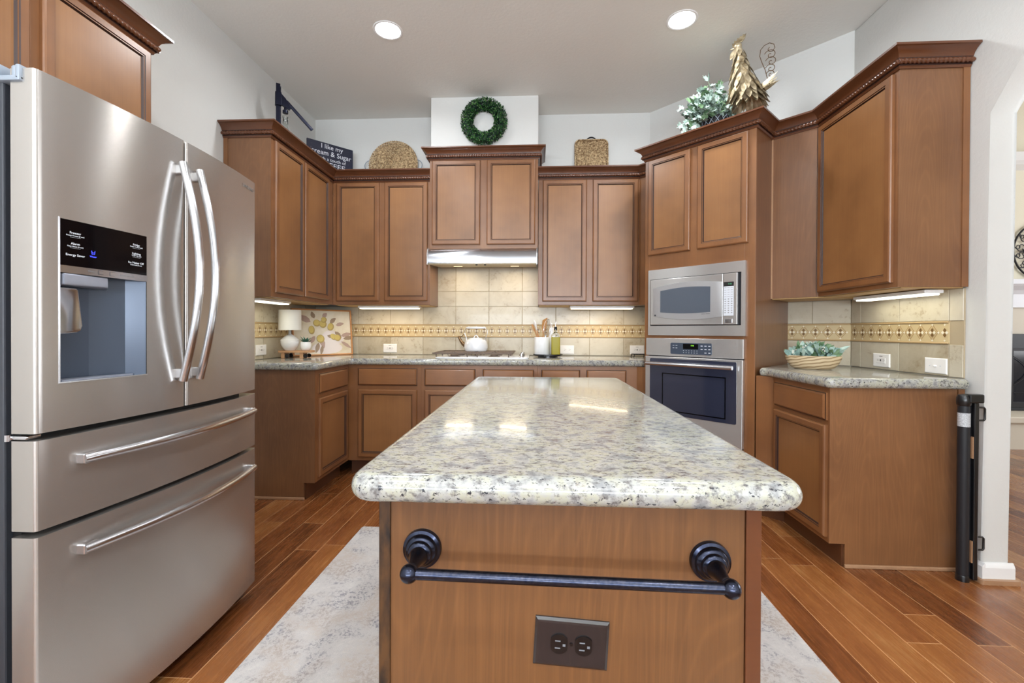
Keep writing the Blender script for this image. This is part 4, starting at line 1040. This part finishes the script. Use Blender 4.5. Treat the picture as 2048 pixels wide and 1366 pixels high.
# sign
sa, sb = Vector((-1.932, 3.668, TZ2)), Vector((-1.655, 3.952, TZ2)); d = sb-sa; SWd = d.length
t = thing('wooden_sign', 'dark blue wooden sign with white lettering leaning in the left corner above the cabinets', 'sign', sa, math.degrees(math.atan2(d.y, d.x)))
MB().box(0, SWd, 0, .014, 0, .345, .002).build('board', 'sign_paint', t)
TX = (R(90), 0, 0)
text('lettering', 'I like my', .056, 'print_white', t, (SWd*.53, -.001, .312), TX)
text('lettering', 'cream & Sugar', .060, 'print_white', t, (SWd*.52, -.001, .256), TX, sx=.98)
text('lettering', 'with a touch of', .040, 'print_white', t, (SWd*.52, -.001, .205), TX)
text('lettering', 'COFFEE.', .062, 'print_white', t, (SWd*.52, -.001, .155), TX, sx=1.2)
# bottle capper and bottle
CX, CY = -1.885, 3.168
t = thing('bottle_capper', 'dark blue lever bottle capper standing on the left wall cabinets', 'capper', (CX, CY, TZ2), 35)
b = MB(); b.box(-.014, .014, -.008, .008, 0, .520, .002)
for k in range(26): b.box(.013, .019, -.006, .006, .22+k*.011, .2255+k*.011)
b.build('toothed_column', 'capper_blue', t)
MB().box(-.02, .022, -.02, .02, .36, .455, .004).build('sliding_head', 'capper_blue', t)
MB().prism([(.02, .37), (.075, .345), (.085, .36), (.05, .42), (.02, .45)], -.012, .012, axis='y', bev=.002).build('head_arm', 'capper_blue', t)
MB().lathe([(.001, 0), (.019, 0), (.019, .02), (.010, .026), (.010, .04)], .048, 0, .315, 18).build('capping_bell', 'capper_blue', t, 40)
MB().tube([(.030, .0, .418), (.060, 0, .400), (.23, .0, .235)], .0125, 8, flat=.5).build('lever_handle', 'capper_blue', t)
MB().box(-.05, .10, -.06, .06, 0, .014, .003).build('base_plate', 'capper_blue', t)
bx, by = CX+.048*math.cos(R(35)), CY+.048*math.sin(R(35))
t = thing('glass_bottle', 'clear glass bottle standing under the bottle capper', 'bottle', (bx, by, TZ2+.0145), 0)
MB().lathe([(.001, 0), (.034, 0), (.037, .005), (.037, .13), (.030, .17), (.019, .215), (.017, .262), (.019, .264), (.019, .28), (.0165, .282), (.0145, .262), (.0165, .215), (.028, .165), (.034, .13), (.034, .008), (.001, .005)], n=28).build('bottle_body', 'clear_glass', t, 50)
# baskets
def weave_disc(name, label, cx, cy, R_, lean, hz):
    t = thing(name, label, 'basket', (cx, cy, TZ2), 0); t.rotation_euler = (R(-lean), 0, 0)
    b = MB(); r = .008; k = 0
    while r < R_:
        n = max(8, 2*int(2*PI*r/.020)+1); pts = []
        for i in range(n):
            a = 2*PI*i/n; rr = r+(.0016 if (i+k) % 2 else -.0016); ca, sa_ = math.cos(a), math.sin(a)
            pts.append((rr*ca, (-.0045 if (i+k) % 2 else .0045)-.02*(r/R_)**6, hz+rr*sa_))
        b.tube(pts, .0068, 6, closed=True); r += .0125; k += 1
    b.build('woven_tray', 'seagrass', t, 60); return t
t = weave_disc('woven_basket', 'round woven seagrass tray with wire handles leaning left of the chimney', -1.308, 4.02, .222, 5, .236)
for sx in (-1, 1):
    pts = [(sx*(.200+.055*math.sin(PI*k/14)+.0), -.014, .185+.095*k/14+.012*math.sin(2*PI*k/14)) for k in range(15)]
    MB().tube([(sx*(.205+.062*math.sin(PI*k/14)), -.016, .232+.052*-math.cos(PI*k/14)) for k in range(15)], .0035, 8).build('wire_handle', 'hinge_grey', t, 50)
t = thing('woven_basket', 'rectangular woven seagrass tray with dark handle leaning right of the chimney', 'basket', (.492, 4.025, TZ2), 0); t.rotation_euler = (R(-6), 0, 0)
b = MB(); k = 0; w = .148; r0 = .012
rows = 50
zz = .008; j = 0
while zz < .448:
    ins = 0
    if zz > .40: ins = .045-math.sqrt(max(0, .045**2-(zz-.403)**2))
    if zz < .03: ins = .03-math.sqrt(max(0, .03**2-(.03-zz)**2))
    n = 22; pts = []
    for i in range(n+1):
        x = -w+ins+(2*w-2*ins)*i/n; pts.append((x, (.006 if (i+j) % 2 else -.006), zz+(.003 if (i+j) % 2 else -.003)))
    b.tube(pts, .0068, 6); zz += .0118; j += 1
for dd in (0, .008): b.tube([(x, -.010-dd, z) for x, z in round_rect(-w+.004, w-.004, .006, .446, .04)], .006, 6, closed=True)
b.build('woven_tray', 'seagrass', t, 60)
MB().tube([(-.045+.09*k/12, -.004, .440+.036*math.sin(PI*k/12)**.6) for k in range(13)], .006, 8).build('handle', 'iron_dark', t, 50)
# wreath
t = thing('boxwood_wreath', 'round green boxwood wreath hanging on the chimney wall', 'wreath', (-.437, HB[2], 2.885), 0)
MB().tube([(.142*math.cos(2*PI*k/40), -.045, .142*math.sin(2*PI*k/40)) for k in range(40)], .025, 10, closed=True).build('wreath_core', 'leaf_shadow', t, 60)
b = MB(); random.seed(11)
for k in range(4600):
    a = random.uniform(0, 2*PI); ph = random.uniform(-.2, 2*PI-.2); rr = .026+.023*random.random()**.6
    rad = .142+rr*math.cos(ph); y = -.045-rr*math.sin(ph)*.85
    if y > -.006: continue
    p = Vector((rad*math.cos(a), y, rad*math.sin(a)*1.0)); nv = Vector((math.cos(ph)*math.cos(a), -math.sin(ph), math.cos(ph)*math.sin(a)))
    dv = nv*.6+Vector((random.uniform(-1, 1), random.uniform(-1, .4), random.uniform(-1, 1)))
    b.leaf(p, dv, nv+Vector((random.uniform(-.5, .5),)*3), random.uniform(.012, .019), random.uniform(.008, .012), random.choice([0, 0, 1, 1, 2, 3]), .1, 2)
b.build('boxwood_leaves', ['leaf_dark', 'leaf_mid', 'leaf_shadow', 'leaf_light'], t, norm=False)
# ivy pot on the oven tower
def dloc(px_tan, c): y = c/(1+px_tan); return px_tan*y, y
ix, iy = dloc(math.tan(math.atan((1428-1024)/892)-yaw), 4.43)
t = thing('ivy_pot', 'bushy pale green artificial ivy in a dark basket on the oven tower', 'plant', (ix, iy, TZ2), 0)
MB().lathe([(.001, 0), (.060, 0), (.082, .09), (.088, .20), (.083, .20), (.07, .09), (.001, .01)], n=28).build('pot', 'iron_dark', t, 40)
b = MB()
for k in range(14):
    for s_ in (1, -1):
        b.tube([((.064+.026*u+.003)*math.cos(2*PI*k/14+s_*u*1.6), (.064+.026*u+.003)*math.sin(2*PI*k/14+s_*u*1.6), .2*u) for u in [i/6 for i in range(7)]], .0022, 5)
b.build('lattice_basket', 'hinge_grey', t, 50)
b = MB(); random.seed(21); leafs = MB()
def ivyleaf(p, d, n_, L, mi):
    d = Vector(d).normalized(); n_ = Vector(n_); s_ = d.cross(n_)
    if s_.length < 1e-3: s_ = d.orthogonal()
    s_.normalize(); nn = s_.cross(d)
    sh = [(0, 0), (-.28, .05), (-.5, .30), (-.26, .42), (-.32, .72), (-.08, .68), (0, 1), (.08, .68), (.32, .72), (.26, .42), (.5, .30), (.28, .05)]
    c = leafs.bm.verts.new(Vector(p)+d*L*.4-nn*L*.06); vs = [leafs.bm.verts.new(Vector(p)+s_*(u*L)+d*(v*L)+nn*(abs(u)*L*.15)) for u, v in sh]
    for i in range(len(vs)):
        f = leafs.bm.faces.new((c, vs[i], vs[(i+1) % len(vs)])); f.material_index = mi
def vine(end, m, thick=.002):
    end = Vector(end); st = Vector((random.uniform(-.03, .03), random.uniform(-.03, .03), .19)); mid = (st+end)/2+Vector((0, 0, .05))
    pts = [st*(1-u)**2+mid*2*u*(1-u)+end*u*u for u in [i/8 for i in range(9)]]; b.tube(pts, thick*.7, 5)
    for k in range(m):
        u = .25+.75*k/max(1, m-1); p = st*(1-u)**2+mid*2*u*(1-u)+end*u*u
        for j in range(2):
            dv = Vector((random.uniform(-1, 1), random.uniform(-1, 1), random.uniform(-.8, .8)))+(end-st)*2
            ivyleaf(p, dv, Vector((random.uniform(-.4, .4), -1, .5+random.uniform(-.5, .5))), random.uniform(.040, .066), random.choice([0, 0, 0, 0, 1]))
for k in range(78):
    a = random.uniform(0, 2*PI); el = random.uniform(-.45, 1.2); r_ = random.uniform(.09, .165)
    vine((1.15*r_*math.cos(a)*math.cos(el)-.05, r_*math.sin(a)*math.cos(el)*.75, .235+r_*math.sin(el)), 5)
vine((-.05, 0, .47), 5); vine((.02, 0, .42), 6); vine((-.22, -.06, .10), 5); vine((-.24, -.03, .16), 5); vine((-.18, -.05, .30), 5); vine((.12, -.02, .33), 6); vine((.17, -.1, .15), 4)
b.build('stems', 'ivy_green', t, 60); leafs.build('leaves', ['ivy_pale', 'ivy_green'], t, norm=False)
# rooster
rx, ry = dloc(math.tan(math.atan((1490-1024)/892)-yaw), 4.37)
t = thing('rooster_figurine', 'gold metal rooster sculpture with curled wire tail on the oven tower', 'sculpture', (rx, ry, TZ2), -26)
Z0 = TZ2
def rz_(py): return 1.147+(671-py)/306-Z0
def rxx(px): return (px-1490)/338
spine = [(1472.5, 94, .017, .017), (1474, 102, .020, .022), (1475.5, 118, .024, .027), (1479, 143, .042, .046), (1483, 168, .064, .062), (1488, 188, .080, .074), (1494, 200, .062, .058), (1499, 207, .03, .03)]
b = MB(); rs = []
for px, py, a, c_ in spine: rs.append([(rxx(px)+a*math.cos(2*PI*k/16), c_*math.sin(2*PI*k/16), rz_(py)) for k in range(16)])
b.rings(rs[::-1]); body = b.build('body', 'gold_metal', t, 60)
b = MB(); random.seed(5)
def interp(u):
    f = u*(len(spine)-1); i = min(int(f), len(spine)-2); f -= i; return [spine[i][j]*(1-f)+spine[i+1][j]*f for j in range(4)]
for lay in range(14):
    u = .20+.72*lay/13; px, py, a, c_ = interp(u); n = 4+int(lay*.65)
    for k in range(n):
        th = 2*PI*(k+.5*(lay % 2))/n+random.uniform(-.1, .1); L = .050+.052*min(1, u*1.2)
        p = (rxx(px)+a*1.02*math.cos(th), c_*1.02*math.sin(th), rz_(py)+.012)
        dv = Vector(((.22+.25*u)*math.cos(th)+.12*u, (.22+.25*u)*math.sin(th), -1)); b.leaf(p, dv, (math.cos(th), math.sin(th), .25), L, .024+.014*u, 0, -.14, 5)
b.build('feathers', 'gold_metal', body, norm=False)
b = MB()
b.ball((rxx(1471), 0, rz_(95)), .023, sx=1.15); hd = b.build('head', 'gold_metal', t, 60)
pts = [(1461, 95), (1460.5, 87), (1464, 90), (1465, 82), (1469, 86), (1470.5, 79), (1474.5, 82), (1476, 76), (1480, 79), (1482, 74.5), (1485.5, 77), (1488, 73.5), (1486, 82), (1481, 88), (1473, 90), (1465, 93)]
MB().prism([(rxx(x), rz_(y)) for x, y in pts], -.006, .006, axis='y', bev=.002, seg=2).build('comb', 'gold_metal', hd)
MB().lathe([(.001, -.032), (.004, -.022), (.010, -.004), (.011, 0)], rxx(1467), 0, rz_(98), 12, 'x').build('beak', 'gold_metal', hd, 50)
b = MB()
b.leaf((rxx(1469), -.006, rz_(101)), (-.55, -.1, -1), (-.2, -1, 0), .075, .036, 0, .0, 5); b.leaf((rxx(1472), .0, rz_(101)), (.1, -.2, -1), (0, -1, 0), .066, .03, 0, 0, 5); b.build('wattles', 'gold_metal', hd, norm=False)
b = MB()
for k in range(9): b.leaf((rxx(1499), (k-4)*.007, rz_(200)+.008*(k % 3)), (1, (k-4)*.06, .05+.10*(k % 5)), (0, -1, .6), .135+.012*(k % 3), .030, 0, -.30, 6)
b.build('tail_feathers', 'gold_metal', t, norm=False)
b = MB()
def curl(cx, cy, r, a0, a1, turns_in=.35, th=.0022):
    n = 22; pts = []
    for k in range(n+1):
        u = k/n; a = R(a0+(a1-a0)*u); rr = r*(1-(1-turns_in)*u); pts.append((rxx(cx)+rr*math.cos(a), .004, rz_(cy)+rr*math.sin(a)))
    b.tube(pts, th, 6)
b.tube([(rxx(x), .004, rz_(y)) for x, y in [(1534, 186), (1529, 172), (1525, 155), (1519, 140), (1514.5, 126), (1516, 114), (1523, 107), (1533, 104.5), (1541, 109), (1543, 116), (1539, 122), (1532, 121), (1530, 116), (1533, 113)]], .0022, 6)
for cx, cy, s_ in ((1537, 128, 12), (1538.5, 141.5, 11.5), (1537.5, 155, 10.5), (1537.5, 166, 9)):
    curl(cx-2, cy, s_/338, 160, -300, .12)
b.build('tail_scrolls', 'brass_brown', t, 60)
b = MB()
for y in (-.018, .018):
    xx = rxx(1500); b.tube([(xx, y, rz_(208)), (xx+.004, y, .10), (xx, y, .008)], .006, 8)
    for dx in (-.04, -.03, .03): b.tube([(xx, y, .008), (xx+dx, y+dx*.4*(1 if y > 0 else -1), .004)], .004, 6)
b.build('legs', 'gold_metal', t, 60)

# ------------------------------------------------------------ fireplace wall in the living room
t = thing('fireplace', 'fireplace with white mantel and tiled surround seen through the archway', 'fireplace', (5.6, LY, 0), 0)
b = MB(); b.box(-1.0, 1.0, -.45, 0, 0, .26); b.build('hearth_base', 'stone_living', t)
MB().box(-1.05, 1.05, -.48, 0, .26, .325, .01).build('hearth_slab', 'stone_living', t)
b = MB(); b.box(-.9, .9, -.06, 0, 1.14, 1.42); b.box(-.9, -.62, -.06, 0, .325, 1.14); b.box(.62, .9, -.06, 0, .325, 1.14); b.build('tile_surround', 'stone_living', t)
b = MB(); b.prism([(0, 1.42), (-.09, 1.42), (-.09, 1.56), (-.12, 1.60), (-.18, 1.64), (-.20, 1.66), (-.20, 1.71), (0, 1.71)], -1.0, 1.0, axis='x'); b.build('mantel_shelf', 'mantel_white', t)
b = MB(); b.box(-.62, .62, -.10, -.0, .325, 1.14, .01); fb = b.build('firebox', 'firebox', t)
for sx in (-.6, -.29, .02, .33):
    b = MB(); frame(b, sx, sx+.27, .37, .99, sx+.03, sx+.24, .42, .96, -.125, -.10, 0); dd = b.build('glass_door_frame', 'iron_dark', fb)
    MB().box(sx+.03, sx+.24, -.112, -.108, .42, .96).build('glass_pane', 'fire_glass', dd)
    b = MB(); b.tube([(sx+.03+.18*math.sin(PI*k/16)*.8, -.127, .60+.3*k/16) for k in range(17)], .004, 6); b.tube([(sx+.03, -.127, .52), (sx+.22, -.127, .52)], .003, 6); b.build('scrollwork', 'iron_dark', dd, 50)
t = thing('wall_medallion', 'round dark iron scrollwork medallion above the living room mantel', 'wall decor', (5.43, LY-.02, 2.03), 0)
b = MB(); RR = .31
b.tube([(RR*math.cos(2*PI*k/48), 0, RR*math.sin(2*PI*k/48)) for k in range(48)], .009, 8, closed=True)
b.build('ring', 'iron_dark', t, 60)
b = MB()
for k in range(8):
    a = 2*PI*k/8; ca, sa_ = math.cos(a), math.sin(a)
    for cr, r_ in ((.235, .05), (.15, .07), (.27, .028)):
        for off in (-.17, .17):
            ux, uz = cr*math.cos(a+off), cr*math.sin(a+off)
            b.tube([(ux+r_*(1-.6*j/18)*math.cos(a+j*.36), -.004, uz+r_*(1-.6*j/18)*math.sin(a+j*.36)) for j in range(19)], .0045, 6)
    b.ball((.18*ca, -.01, .18*sa_), .024, n=6)
b.ball((0, -.01, 0), .05, n=8); b.build('scrolls', 'iron_dark', t, 60)
